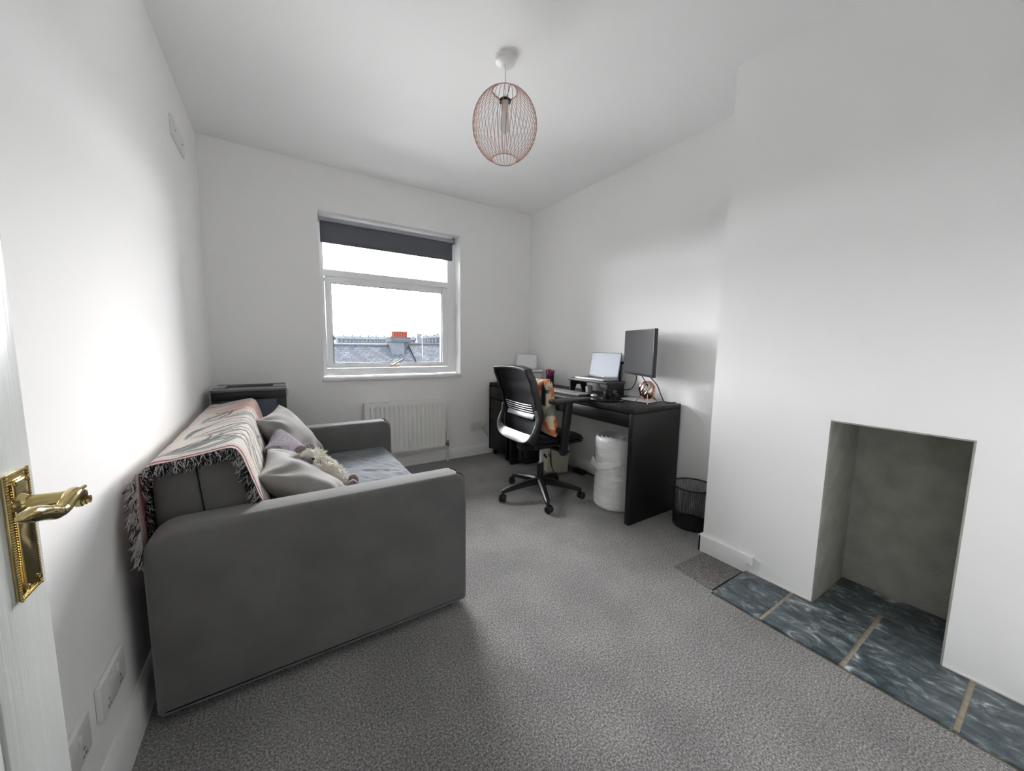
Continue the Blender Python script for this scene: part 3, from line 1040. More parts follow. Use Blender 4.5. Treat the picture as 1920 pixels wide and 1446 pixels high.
def cushion(name, center, xax, zax, w, h, t, m, label, seed, group=None, fold=1.9):
    """w along x axis, h along z axis, t thickness; both directions are world vectors"""
    X = Vector(xax).normalized()
    Z = Vector(zax)
    Z = (Z - X * Z.dot(X)).normalized()
    Y = Z.cross(X)
    c = Vector(center)

    def half(sgn):
        def f(u, v):
            a, b = 2 * u - 1, 2 * v - 1
            ed = (1 - abs(a) ** 2.6) * (1 - abs(b) ** 2.6)
            th = t / 2 * max(0.0, ed) ** 0.55
            pinch = 1 - 0.10 * (1 - abs(b) ** 2) * abs(a) ** 3 * 0 - 0.0
            px = a * w / 2 * (1 - 0.09 * (1 - b * b) * abs(a))
            pz = b * h / 2 * (1 - 0.09 * (1 - a * a) * abs(b))
            # creases that run out from the corners
            cr = 0.0
            for (qa, qb) in ((-1, 1), (1, 1), (-1, -1), (1, -1)):
                da, db = a - qa, b - qb
                rr = math.hypot(da, db)
                an = math.atan2(db, da)
                cr += math.sin(an * 9 + seed + qa * 2 + qb) * 0.012 * fold * math.exp(-rr * 2.0) * min(1, rr * 3)
            th += cr * max(0.0, ed) ** 0.3 + 0.008 * fold * nz(a * 1.8 + seed, b * 1.8, sgn) * max(0.0, ed) ** 0.5
            return c + X * px + Z * pz + Y * (sgn * th)
        return f
    mb = MB()
    mb.grid(half(1), 40, 40).grid(half(-1), 40, 40)
    bmesh.ops.remove_doubles(mb.bm, verts=mb.bm.verts[:], dist=0.0004)
    bmesh.ops.recalc_face_normals(mb.bm, faces=mb.bm.faces[:])
    return mb.build(name, m, label=label, cat='cushion', group=group, sharp=75)


cushion('cushion', (0.482, 1.61, 0.522), (0.06, 1, 0.0), (-0.80, 0, 0.62), 0.42, 0.41, 0.15, m_cush, 'plain grey velvet cushion slumped against the throw beside the plush toy', 1.0)
cushion('cushion', (0.445, 2.20, 0.590), (0.28, 1, 0.04), (-0.56, 0.10, 0.82), 0.40, 0.40, 0.15, m_cush, 'plain grey velvet cushion leaning in the sofa corner by the storage tank', 4.0)
cushion('knitted_cushion', (0.438, 1.955, 0.562), (0.12, 1, 0.15), (-0.64, -0.05, 0.77), 0.30, 0.30, 0.10, m_knit, 'small lilac-grey knitted cushion between the two grey velvet cushions', 2.2, fold=0.6)

# ------------------------------------------------------------------ plush toy
toy = thing('plush_toy', (0.58, 1.68, 0.43), 'fluffy cream plush animal with mauve ears and feet lying on the sofa', 'soft toy')


def lump(name, parts, m, parent, rough=0.0):
    """smooth blob through a chain of (centre, radius)"""
    me = bpy.data.meshes.new(name)
    vs_ = [Vector(c) - ORG[toy.name] for c, r in parts]
    me.from_pydata(vs_, [(i, i + 1) for i in range(len(vs_) - 1)], [])
    ob = bpy.data.objects.new(name, me)
    COL.objects.link(ob)
    ob.parent = parent
    ORG[ob.name] = ORG[toy.name]
    sk = ob.modifiers.new('skin', 'SKIN')
    for i, (c, r) in enumerate(parts):
        me.skin_vertices[0].data[i].radius = (r, r)
    me.skin_vertices[0].data[0].use_root = True
    ob.modifiers.new('smooth', 'SUBSURF').levels = 2
    ob.modifiers['smooth'].render_levels = 2
    me.materials.append(m)
    for p in me.polygons:
        p.use_smooth = True
    sk.use_smooth_shade = True
    return ob


lump('body', [((0.515, 1.715, 0.545), 0.052), ((0.540, 1.710, 0.510), 0.078), ((0.572, 1.680, 0.492), 0.070), ((0.595, 1.645, 0.470), 0.040)], m_toyfur, toy)
head = lump('head', [((0.462, 1.700, 0.590), 0.040), ((0.492, 1.700, 0.600), 0.052), ((0.522, 1.700, 0.592), 0.042)], m_toyfur, toy)
MB().ball((0.485, 1.655, 0.596), 0.030, 14, 10, (1.0, 0.8, 0.85)).build('muzzle', m_toyskin, head)
MB().ball((0.494, 1.629, 0.590), 0.010, 10, 8, (1.2, 0.8, 0.8)).build('nose', m_plast, head)
for q in ((0.512, 1.645, 0.606), (0.470, 1.644, 0.606)):
    MB().ball(q, 0.006, 8, 6).build('eye', m_plast_g, head)
for (q, s) in (((0.470, 1.690, 0.640), 1), ((0.504, 1.716, 0.636), 1)):
    MB().ball(q, 0.020, 14, 10, (1.0, 0.45, 0.9)).build('ear', m_toyskin, head)
lump('leg', [((0.585, 1.660, 0.468), 0.030), ((0.612, 1.612, 0.460), 0.026), ((0.635, 1.572, 0.462), 0.028)], m_toyskin, toy)
lump('leg', [((0.600, 1.690, 0.470), 0.030), ((0.628, 1.680, 0.466), 0.025), ((0.652, 1.668, 0.470), 0.026)], m_toyfur, toy)
MB().ball((0.650, 1.590, 0.474), 0.034, 16, 12, (0.75, 0.8, 1.05)).build('foot', m_toyskin, toy)
MB().ball((0.664, 1.662, 0.480), 0.030, 16, 12, (0.75, 0.8, 1.0)).build('foot', m_toyskin, toy)
lump('arm', [((0.535, 1.68, 0.52), 0.026), ((0.570, 1.625, 0.490), 0.022), ((0.590, 1.575, 0.455), 0.024)], m_toyskin, toy)
toy.scale = (1.08, 1.08, 1.08)
# fluffy coat
fu = MB()
ru = random.Random(5)
for (c, r, n_) in (((0.540, 1.710, 0.515), 0.078, 1500), ((0.572, 1.680, 0.492), 0.070, 1100), ((0.522, 1.702, 0.588), 0.044, 500), ((0.490, 1.712, 0.600), 0.048, 260), ((0.628, 1.680, 0.468), 0.027, 220)):
    for i in range(n_):
        d = Vector((ru.gauss(0, 1), ru.gauss(0, 1), ru.gauss(0, 1))).normalized()
        if d.z < -0.5:
            continue
        p = Vector(c) + d * r * 0.93
        s = d.orthogonal().normalized() * 0.0016
        s2 = d.cross(s)
        tip = p + d * ru.uniform(0.008, 0.017) + Vector((ru.uniform(-1, 1), ru.uniform(-1, 1), ru.uniform(-1.4, 0.6))) * 0.007
        a = [fu._v(p + s * math.cos(2.094 * k) + s2 * math.sin(2.094 * k)) for k in range(3)]
        t4 = fu._v(tip)
        for k in range(3):
            fu.bm.faces.new((a[k], a[(k + 1) % 3], t4))
fu.build('fluffy_coat', m_toyfur, toy, kind='stuff', sharp=180)

# ------------------------------------------------------------------ black framed tank in the corner
tank = thing('storage_tank', (0.245, 2.82, 0.0), 'black framed glass tank with a lid in the corner behind the sofa', 'tank')
TX0, TX1, TY_0, TY_1, TZ = 0.045, 0.432, 2.640, 2.985, 0.822
mb = MB()
MB().box((TX0 + 0.006, TY_0 + 0.006, 0.0), (TX1 - 0.006, TY_1 - 0.006, 0.42), 0.004).build('cabinet_base', m_plast, tank)
for x in (TX0, TX1 - 0.055):
    for y in (TY_0, TY_1 - 0.05):
        MB().box((x, y, 0.42), (x + 0.055, y + 0.05, TZ - 0.05), 0.006).build('corner_post', m_plast, tank)
MB().box((TX0, TY_0, 0.40), (TX1, TY_1, 0.435), 0.005).build('bottom_rim', m_plast, tank)
mb = MB()
mb.box((TX0, TY_0, TZ - 0.052), (TX1, TY_0 + 0.02, TZ), 0.004).box((TX0, TY_1 - 0.02, TZ - 0.052), (TX1, TY_1, TZ), 0.004)
mb.box((TX0, TY_0 + 0.015, TZ - 0.052), (TX0 + 0.02, TY_1 - 0.015, TZ)).box((TX1 - 0.02, TY_0 + 0.015, TZ - 0.052), (TX1, TY_1 - 0.015, TZ))
mb.build('top_rim', m_plast, tank)
m_lid = mat('smoky_lid', (0.13, 0.133, 0.135), 0.18)
mb = MB()
mb.box((TX0 - 0.004, TY_0 - 0.004, TZ), (TX1 + 0.004, TY_0 + 0.07, TZ + 0.016), 0.005).box((TX0 - 0.004, TY_1 - 0.03, TZ), (TX1 + 0.004, TY_1 + 0.004, TZ + 0.018), 0.005)
mb.box((TX0 - 0.004, TY_0 + 0.05, TZ), (TX0 + 0.06, TY_1 - 0.02, TZ + 0.016), 0.005).box((TX1 - 0.075, TY_0 + 0.05, TZ), (TX1 + 0.004, TY_1 - 0.02, TZ + 0.016), 0.005)
mb.box((TX0 + 0.05, TY_0 + 0.06, TZ - 0.004), (TX1 - 0.06, TY_1 - 0.02, TZ + 0.004))
mb.build('lid', m_lid, tank)
MB().box((TX0 + 0.05, TY_0 + 0.008, 0.43), (TX1 - 0.05, TY_0 + 0.012, TZ - 0.05)).build('glass_front', mat('glass_reflection_tint', (0.12, 0.145, 0.19), 0.04, spec=0.9), tank)  # blue-grey base colour stands in for the bright room reflected in the panes
MB().box((TX1 - 0.012, TY_0 + 0.05, 0.43), (TX1 - 0.008, TY_1 - 0.05, TZ - 0.05)).build('glass_side', MATS['glass_reflection_tint'], tank)
MB().box((TX1 + 0.002, TY_0 + 0.03, TZ - 0.045), (TX1 + 0.020, TY_0 + 0.085, TZ - 0.004), 0.006, 3).build('clip', mat('clear_clip', (0.55, 0.66, 0.70), 0.15), tank)

# ================================================================== DESK SIDE
KX0, KX1, KZ = 2.222, 2.706, 0.752
KY0, KY1 = 1.304, 2.724
desk = thing('desk', (2.46, 2.0, 0.0), 'black-brown wooden desk with two slim drawers against the wall', 'desk')
MB().box((KX0, KY0, KZ - 0.034), (KX1, KY1, KZ), 0.0015).build('desk_top', m_black, desk)
for y in (KY0, KY1 - 0.035):
    MB().box((KX0, y, 0.002), (KX1, y + 0.035, KZ - 0.035), 0.0015).build('side_panel', m_black, desk)
MB().box((KX0 + 0.03, KY0 + 0.035, 0.632), (KX1 - 0.02, KY1 - 0.035, KZ - 0.036)).build('drawer_carcass', m_black, desk)
for y0, y1 in ((KY0 + 0.038, 2.013), (2.017, KY1 - 0.038)):
    MB().box((KX0 + 0.003, y0, 0.629), (KX0 + 0.021, y1, KZ - 0.039), 0.0015).build('drawer', m_black, desk)

ped = thing('drawer_unit', (2.46, 2.955, 0.0), 'tall black-brown drawer unit on castors in the corner beside the desk', 'drawers')
QY0, QY1 = 2.776, 3.128
MB().box((KX0, QY0, 0.725), (KX1, QY1, 0.754), 0.0015).build('unit_top', m_black, ped)
for y in (QY0, QY1 - 0.018):
    MB().box((KX0, y, 0.062), (KX1, y + 0.018, 0.7245), 0.001).build('side_panel', m_black, ped)
MB().box((KX0 + 0.03, QY0 + 0.018, 0.062), (KX1, QY1 - 0.018, 0.7245)).build('carcass', m_black, ped)
for z0, z1 in ((0.598, 0.712), (0.490, 0.588), (0.376, 0.480), (0.066, 0.366)):
    MB().box((KX0 + 0.002, QY0 + 0.021, z0), (KX0 + 0.020, QY1 - 0.021, z1), 0.002).build('drawer', m_black, ped)
for x in (KX0 + 0.05, KX1 - 0.05):
    for y in (QY0 + 0.05, QY1 - 0.05):
        MB().lathe([(0.0, -0.012), (0.026, -0.012), (0.028, -0.006), (0.028, 0.006), (0.026, 0.012), (0.0, 0.012)], (x, y, 0.028), 18, 'y').box((x - 0.012, y - 0.018, 0.044), (x + 0.012, y + 0.018, 0.062)).build('castor', m_plast, ped)

# ------------------------------------------------------------------ printer with paper
zp = 0.7545
prn = thing('printer', (2.49, 2.86, zp), 'white desktop printer loaded with paper on the drawer unit', 'printer')
PXF = Matrix.Translation((2.490, 2.862, zp)) @ Matrix.Rotation(R(-37), 4, 'Z')
MB(PXF).box((-0.165, -0.12, 0), (0.165, 0.12, 0.118), 0.012, 3).build('printer_body', m_print, prn)
MB(PXF).box((-0.169, -0.124, 0.120), (0.169, 0.124, 0.137), 0.006, 3).build('scanner_lid', mat('printer_lid', (0.70, 0.71, 0.69), 0.4), prn)
MB(PXF).prism([(0.03 + 0.085 * math.cos(R(a)), 0.042 + 0.058 * math.sin(R(a))) for a in range(0, 181, 12)], 'y', -0.1245, -0.1185).build('paper_slot', mat('printer_dark', (0.20, 0.20, 0.205), 0.4), prn)
MB(PXF).box((-0.105, -0.126, 0.060), (-0.075, -0.119, 0.080), 0.002).build('control_button', m_plast, prn)
TXF = PXF @ Matrix.Translation((0, 0.105, 0.137)) @ Matrix.Rotation(R(-14), 4, 'X')
MB(TXF).box((-0.108, 0.003, -0.01), (0.108, 0.007, 0.07), 0.001).build('paper_support', m_print, prn)
MB(TXF).grid(lambda u, v: (-0.108 + 0.216 * u + 0.006 * v * (1 - u), -0.004 - 0.006 * math.sin(u * 3.14) * v, 0.002 + 0.150 * v), 8, 8).build('paper_stack', m_paper, prn, solid=0.004)

# ------------------------------------------------------------------ pen pot
pot = thing('pen_pot', (2.59, 2.60, KZ), 'dark pen pot full of pink and blue pens beside the printer', 'pen pot')
px_, py_ = 2.595, 2.602
MB().lathe([(0.036, 0.0), (0.038, 0.10), (0.0345, 0.10), (0.033, 0.006), (0.0, 0.005)], (px_, py_, KZ + 0.0005), 24, cap0=True).build('pot', mat('pot_mesh', (0.015, 0.015, 0.018), 0.4), pot)
rp_ = random.Random(9)
for i in range(14):
    a = i * 2.4
    r = 0.018 + 0.010 * (i % 2)
    c = [(0.42, 0.02, 0.09), (0.02, 0.05, 0.30), (0.36, 0.03, 0.10), (0.03, 0.03, 0.04), (0.05, 0.10, 0.42)][i % 5]
    b0 = Vector((px_ + r * 0.7 * math.cos(a), py_ + r * 0.7 * math.sin(a), KZ + 0.008))
    b1 = Vector((px_ + r * 1.35 * math.cos(a), py_ + r * 1.35 * math.sin(a), KZ + 0.135 + 0.03 * rp_.random()))
    dd = (b1 - b0).normalized()
    pen = MB().tube([b0, b1 - dd * 0.03], 0.0042, 8).build('pen', mat('pen_%d' % (i % 5), c, 0.3), pot)
    MB().tube([b1 - dd * 0.032, b1], 0.005, 8).build('pen_cap', mat('pen_cap_%d' % (i % 3), [(0.5, 0.03, 0.10), (0.45, 0.02, 0.16), (0.03, 0.07, 0.4)][i % 3], 0.3), pen)

# ------------------------------------------------------------------ laptop on a riser
ris = thing('laptop_riser', (2.58, 1.97, KZ), 'black monitor riser shelf holding the open laptop', 'riser')
UZ = 0.866
MB().prism(rrect(2.462, 1.745, 2.668, 2.205, 0.02), 'z', UZ - 0.016, UZ, bev=0.002, seg=2).build('shelf', mat('riser_metal', (0.03, 0.03, 0.032), 0.35), ris)
for y in (1.762, 2.172):
    MB().prism([(2.475, UZ - 0.016), (2.660, UZ - 0.016), (2.666, KZ + 0.0005), (2.620, KZ + 0.0005), (2.595, KZ + 0.06), (2.545, KZ + 0.06), (2.520, KZ + 0.0005), (2.475, KZ + 0.0005)], 'y', y, y + 0.014).build('leg', m_plast, ris)
MB().box((2.52, 1.777, UZ - 0.066), (2.655, 1.880, UZ - 0.017), 0.004).build('drawer_box', m_plast, ris)
lap = thing('laptop', (2.55, 1.92, UZ), 'open grey laptop with a pale blank screen on the riser', 'laptop')
MB().prism(rrect(2.475, 1.800, 2.650, 2.124, 0.012), 'z', UZ + 0.0008, UZ + 0.017, bev=0.003, seg=2).build('laptop_base', m_silver, lap)
mb = MB()
for r_ in range(5):
    for c_ in range(13):
        y = 1.822 + c_ * 0.0222
        x = 2.550 + r_ * 0.0195
        mb.box((x, y, UZ + 0.0165), (x + 0.0165, y + 0.0185, UZ + 0.0185))
mb.build('laptop_keys', m_plast, lap, kind='stuff')
hinge = Matrix.Translation((2.630, 0, UZ + 0.016)) @ Matrix.Rotation(R(10), 4, 'Y')
lid = MB(hinge).prism([(y, z) for y, z in rrect(1.800, 0.0, 2.124, 0.206, (0.004, 0.004, 0.010, 0.010))], 'x', 0.0, 0.006, bev=0.0015, seg=2).build('laptop_lid', mat('lid_grey', (0.14, 0.145, 0.15), 0.35, 0.6), lap)
m_scr = bpy.data.materials.new('laptop_screen')
m_scr.use_nodes = True
bs = m_scr.node_tree.nodes['Principled BSDF']
bs.inputs['Base Color'].default_value = (0.10, 0.11, 0.13, 1)
bs.inputs['Roughness'].default_value = 0.3
bs.inputs['Emission Color'].default_value = (0.66, 0.76, 0.92, 1)
bs.inputs['Emission Strength'].default_value = 0.040
MB(hinge).box((-0.0008, 1.808, 0.016), (0.0, 2.116, 0.199)).build('screen', m_scr, lid)
MB(hinge).ball((-0.001, 1.962, 0.0075), 0.0045, 10, 6, (0.2, 1, 1)).build('logo_dot', m_white, lid)

MB().lathe([(0.0, 0.001), (0.026, 0.001), (0.029, 0.052), (0.026, 0.054), (0.0, 0.05)], (2.575, 2.055, KZ), 24).build('white_tub', m_white, label='small white tub under the laptop riser', cat='tub')

# ------------------------------------------------------------------ keyboard
kb = thing('keyboard', (2.36, 2.08, KZ), 'long grey keyboard on the desk behind the chair arm', 'keyboard')
MB().prism(rrect(2.288, 1.868, 2.428, 2.318, 0.008), 'z', KZ + 0.001, KZ + 0.016, bev=0.002, seg=2).build('keyboard_base', mat('kb_base', (0.03, 0.03, 0.033), 0.35), kb)
mb = MB()
for r_ in range(6):
    for c_ in range(20):
        y = 1.876 + c_ * 0.0217
        x = 2.296 + r_ * 0.0212
        mb.box((x, y, KZ + 0.015), (x + 0.0175, y + 0.0180, KZ + 0.0205))
mb.build('keys', mat('key_lit_grey', (0.38, 0.39, 0.41), 0.25), kb, kind='stuff')  # base colour lifted to carry the whitish reflection on the keys

# ------------------------------------------------------------------ monitor turned towards the chair
mang = math.atan2(0.90, 0.44)
mon = thing('monitor', (2.50, 1.515, KZ), 'dark flat computer monitor turned towards the chair on the desk', 'monitor')
Pm = Vector((2.402, 1.322, 0.0))
tg = Vector((0.44, 0.90, 0)).normalized()
nf = Vector((-tg.y, tg.x, 0))         # faces the chair
Mm = Matrix(((tg.x, -nf.x, 0, Pm.x), (tg.y, -nf.y, 0, Pm.y), (0, 0, 1, 0), (0, 0, 0, 1)))   # local x along width, y away from viewer, z up
MW, MZ0, MZ1 = 0.445, 0.938, 1.252
body = MB(Mm).box((0, 0.0, MZ0), (MW, 0.026, MZ1), 0.003).build('monitor_case', m_plast, mon)
MB(Mm).box((0.006, -0.0012, MZ0 + 0.016), (MW - 0.006, 0.0004, MZ1 - 0.006)).build('screen', mat('matt_screen', (0.032, 0.033, 0.036), 0.33, spec=0.7), body)
MB(Mm).box((MW / 2 - 0.07, 0.024, MZ0 + 0.06), (MW / 2 + 0.07, 0.045, MZ1 - 0.06), 0.006).build('rear_housing', m_plast, body)
pole = Vector((2.690, 1.83))
MB().prism(rrect(2.672, 1.795, 2.705, 1.865, 0.01), 'z', KZ + 0.0005, KZ + 0.014).tube([(pole.x, pole.y, KZ + 0.01), (pole.x, pole.y, 1.02)], 0.010, 14).build('stand_pole', m_plast, mon)
e0 = Mm @ Vector((MW / 2, 0.040, 1.06))
MB().tube([(pole.x, pole.y, 1.005), (2.690, 1.70, 1.02), e0], 0.010, 10).build('stand_arm', m_plast, mon)

st = thing('round_stand', (2.365, 1.68, KZ), 'round black weighted base with a short neck in front of the riser', 'stand')
MB().lathe([(0.0, 0.0008), (0.125, 0.0008), (0.128, 0.006), (0.122, 0.011), (0.05, 0.015), (0.0, 0.016)], (2.365, 1.680, KZ), 40).build('base_disc', m_plast_g, st)
MB().tube(spline([(2.418, 1.712, KZ + 0.012), (2.42, 1.712, KZ + 0.03), (2.422, 1.712, KZ + 0.055), (2.424, 1.712, KZ + 0.075)], 5), [0.036] + [0.032, 0.027, 0.023, 0.020, 0.018] * 3, 14).build('neck', m_plast, st)
MB().ball((2.325, 1.745, KZ + 0.0262), 0.016, 18, 10, (1.15, 2.0, 0.75)).build('computer_mouse', m_silver, label='small silver computer mouse resting on the round black base', cat='mouse')

# ------------------------------------------------------------------ tablet, ornament and desk cables
tab = thing('tablet', (2.57, 1.55, KZ), 'thin silver tablet lying on the desk beside the copper ornament', 'tablet')
rt_ = Matrix.Translation((2.560, 1.535, KZ)) @ Matrix.Rotation(R(8), 4, 'Z')
MB(rt_).prism(rrect(-0.085, -0.125, 0.085, 0.125, 0.010), 'z', 0.0008, 0.006, bev=0.001, seg=2).build('case_back', m_plast, tab)
MB(rt_).prism(rrect(-0.082, -0.122, 0.082, 0.122, 0.009), 'z', 0.006, 0.0085, bev=0.001, seg=2).build('front_cover', mat('tablet_silver', (0.55, 0.56, 0.58), 0.3, 0.1), tab)

orn = thing('copper_ornament', (2.52, 1.435, KZ), 'chrome and copper egg-shaped ornament with splayed legs at the desk edge', 'ornament')
oc = Vector((2.500, 1.428, KZ + 0.092))
MB().ball(oc, 0.052, 28, 20, (0.92, 0.92, 1.12)).build('egg_shell', mat('ornament_chrome', (0.72, 0.70, 0.70), 0.10, 1.0, bump=0.25, bscale=45), orn)
for k in range(7):
    a0 = k * 2 * math.pi / 7 + 0.3
    pts = []
    for j in range(13):
        th = math.pi * (0.08 + 0.84 * j / 12)
        a = a0 + 0.5 * math.sin(th * 2)
        pts.append(oc + Vector((0.0505 * math.sin(th) * math.cos(a), 0.0505 * math.sin(th) * math.sin(a), 0.0605 * math.cos(th))))
    MB().tube(pts, 0.0048, 8).build('copper_band', mat('bright_copper', (0.62, 0.34, 0.24), 0.22, 1.0), orn)
for (dx, dy) in ((-0.062, -0.055), (0.050, -0.050), (0.045, 0.050), (-0.040, 0.055)):
    MB().tube([oc + Vector((dx * 0.55, dy * 0.55, -0.028)), Vector((oc.x + dx, oc.y + dy, KZ + (0.012 if dx > 0 or dy > 0 else 0.004)))], 0.0038, 8).build('leg', MATS['bright_copper'], orn)

for nm, pts, lab in (
    ('monitor_cable', [tuple(Mm @ Vector((0.30, 0.030, MZ0 + 0.02))), (2.60, 1.60, 0.90), (2.63, 1.66, 0.825), (2.655, 1.74, 0.803), (2.69, 1.78, 0.80), (2.706, 1.80, 0.79)], 'black cable looping from the monitor back towards the riser'),
    ('monitor_cable', [tuple(Mm @ Vector((0.24, 0.030, MZ0 + 0.02))), (2.60, 1.53, 0.90), (2.62, 1.50, 0.84), (2.63, 1.47, 0.775), (2.66, 1.44, KZ + 0.005)], 'thin black cable dropping from the monitor behind the ornament'),
    ('monitor_cable', [tuple(Mm @ Vector((0.13, 0.030, MZ0 + 0.02))), (2.565, 1.43, 0.905), (2.585, 1.41, 0.87), (2.60, 1.385, 0.80), (2.615, 1.365, KZ + 0.008), (2.65, 1.345, KZ + 0.005), (2.69, 1.335, KZ + 0.005)], 'thick black cable falling behind the copper ornament to the desk edge')):
    MB().tube(spline(pts, 8), 0.0035, 8).build(nm, m_cable, label=lab, cat='cable')

# ------------------------------------------------------------------ office chair (faces +x)
CX, CY = 2.035, 1.990
chair = thing('office_chair', (CX, CY, 0.0), 'black mesh office chair with armrests and castors at the desk', 'chair')
base = MB().lathe([(0.0, 0.095), (0.036, 0.095), (0.042, 0.115), (0.036, 0.140), (0.0, 0.142)], (CX, CY, 0), 20).build('base_hub', m_plast, chair)
for k in range(5):
    a = R(27 + 72 * k)
    d = Vector((math.cos(a), math.sin(a), 0))
    s = Vector((-d.y, d.x, 0))
    C0 = Vector((CX, CY, 0))
    mb = MB()
    rings = []
    for (r, z, w, h) in ((0.02, 0.118, 0.026, 0.022), (0.10, 0.112, 0.025, 0.020), (0.22, 0.092, 0.020, 0.016), (0.295, 0.076, 0.015, 0.013), (0.312, 0.070, 0.010, 0.010)):
        ctr = C0 + d * r + Vector((0, 0, z))
        rings.append([mb._v(ctr + s * (w * cx) + Vector((0, 0, h * cz))) for cx, cz in ((-1, -1), (1, -1), (1, 0.4), (0.5, 1), (-0.5, 1), (-1, 0.4))])
    for A, B in zip(rings, rings[1:]):
        for q in range(6):
            mb.bm.faces.new((A[q], A[(q + 1) % 6], B[(q + 1) % 6], B[q]))
    mb.bm.faces.new(rings[0][::-1])
    mb.bm.faces.new(rings[-1])
    leg = mb.build('base_leg', m_plast, chair)
    tip = C0 + d * 0.302
    mb = MB()
    mb.tube([tip + Vector((0, 0, 0.04)), tip + Vector((0, 0, 0.076))], 0.010, 10)
    rot = Matrix.Rotation(a + 0.9, 4, 'Z')
    mb.xf = Matrix.Translation(tip) @ rot
    for yy in (-0.014, 0.014):
        mb.lathe([(0.0, yy - 0.010), (0.022, yy - 0.010), (0.0265, yy - 0.006), (0.0265, yy + 0.006), (0.022, yy + 0.010), (0.0, yy + 0.010)], (0.012, 0, 0.027), 20, 'y')
    mb.build('castor', m_plast, leg)
MB().lathe([(0.026, 0.135), (0.026, 0.255), (0.016, 0.256)], (CX, CY, 0), 20).build('gas_lift_cover', m_plast, chair)
MB().tube([(CX, CY, 0.25), (CX, CY, 0.385)], 0.0145, 16).build('gas_lift', m_chrome, chair)
mech = MB().box((CX - 0.11, CY - 0.07, 0.375), (CX + 0.09, CY + 0.07, 0.420), 0.012, 3).build('tilt_mechanism', m_plast, chair)
MB().tube(spline([(CX + 0.03, CY - 0.06, 0.395), (CX + 0.035, CY - 0.14, 0.385), (CX + 0.04, CY - 0.20, 0.372)], 5), 0.005, 8).box((CX + 0.015, CY - 0.235, 0.362), (CX + 0.065, CY - 0.195, 0.374), 0.004).build('tilt_lever', m_plast, mech)


def seat_h(u, v):
    a, b = 2 * u - 1, 2 * v - 1
    n = 4.0
    return a, b


def seat_surf(sgn):
    def f(u, v):
        a, b = 2 * u - 1, 2 * v - 1
        # squircle mapping
        m_ = max(abs(a), abs(b), 1e-6)
        l_ = (abs(a) ** 4 + abs(b) ** 4) ** 0.25
        k = m_ / max(l_, 1e-6)
        a2, b2 = a * k, b * k
        e = max(0.0, 1 - m_ ** 6) ** 0.5
        x = CX + 0.035 + a2 * 0.245
        y = CY + b2 * 0.245
        z = 0.465 + sgn * 0.040 * e + (0.008 * b2 * b2 if sgn > 0 else 0) - (0.055 * max(0, a2 - 0.45) ** 2 * 2.2)
        return (x, y, z)
    return f


mb = MB()
mb.grid(seat_surf(1), 28, 28).grid(seat_surf(-1), 28, 28)
bmesh.ops.remove_doubles(mb.bm, verts=mb.bm.verts[:], dist=0.0004)
bmesh.ops.recalc_face_normals(mb.bm, faces=mb.bm.faces[:])
mb.build('seat', m_mesh, chair, sharp=80)


# backrest profile: local (x offset from column, z, half width)
def back_x(z):
    pts = ((0.46, -0.190), (0.55, -0.198), (0.66, -0.180), (0.76, -0.205), (0.86, -0.240), (0.98, -0.282))
    for (z0, x0), (z1, x1) in zip(pts, pts[1:]):
        if z <= z1:
            t = max(0, (z - z0) / (z1 - z0))
            t = t * t * (3 - 2 * t)
            return x0 + (x1 - x0) * t
    return pts[-1][1]


def back_w(z):
    pts = ((0.46, 0.150), (0.56, 0.190), (0.68, 0.208), (0.80, 0.212), (0.92, 0.214), (0.98, 0.200))
    for (z0, x0), (z1, x1) in zip(pts, pts[1:]):
        if z <= z1:
            t = max(0, (z - z0) / (z1 - z0))
            return x0 + (x1 - x0) * t
    return pts[-1][1]


BYC = CY - 0.018


def backf(u, v):
    z = 0.47 + 0.505 * v
    a = 2 * u - 1
    w = back_w(z)
    return (CX + back_x(z) - 0.035 * (a * a) + 0.03, BYC + a * w, z + 0.010 * (1 - a * a) * (v ** 4) - 0.0)


MB().grid(backf, 24, 36).build('back_mesh', m_mesh, chair, sharp=80, solid=0.004)
outline = []
for i in range(25):
    outline.append(backf(0.0, i / 24))
for i in range(1, 20):
    outline.append(backf(i / 20, 1.0))
for i in range(25):
    outline.append(backf(1.0, 1 - i / 24))
for i in range(1, 20):
    outline.append(backf(1 - i / 20, 0.0))


def band(mb, path, half_w, half_t, out, closed=False):
    """flat strip along a path: out(i) = direction of width"""
    n = len(path)
    rings = []
    for i, p in enumerate(path):
        p = Vector(p)
        t = (Vector(path[(i + 1) % n if closed else min(i + 1, n - 1)]) - Vector(path[i - 1 if (closed or i) else 0])).normalized()
        w = Vector(out(i, p)).normalized()
        q = t.cross(w).normalized()
        hw = half_w(i / (n - 1)) if callable(half_w) else half_w
        rings.append([mb._v(p + w * hw * a + q * half_t * b) for a, b in ((-1, -0.6), (-0.8, -1), (0.8, -1), (1, -0.6), (1, 0.6), (0.8, 1), (-0.8, 1), (-1, 0.6))])
    rng = range(n) if closed else range(n - 1)
    for i in rng:
        A, B = rings[i], rings[(i + 1) % n]
        for k in range(8):
            mb.bm.faces.new((A[k], A[(k + 1) % 8], B[(k + 1) % 8], B[k]))
    if not closed:
        mb.bm.faces.new(rings[0][::-1])
        mb.bm.faces.new(rings[-1])
    bmesh.ops.recalc_face_normals(mb.bm, faces=mb.bm.faces[:])
    return mb


m_frame = mat('chair_frame_plastic', (0.014, 0.014, 0.016), 0.30, spec=0.6)
bf = band(MB(), outline, 0.026, 0.009, lambda i, p: Vector((-1, 0, 0.0)) + (Vector((0, (BYC - p.y) * 1.5, (0.72 - p.z) * 0.6))), True).build('back_frame', m_frame, chair, sharp=50)
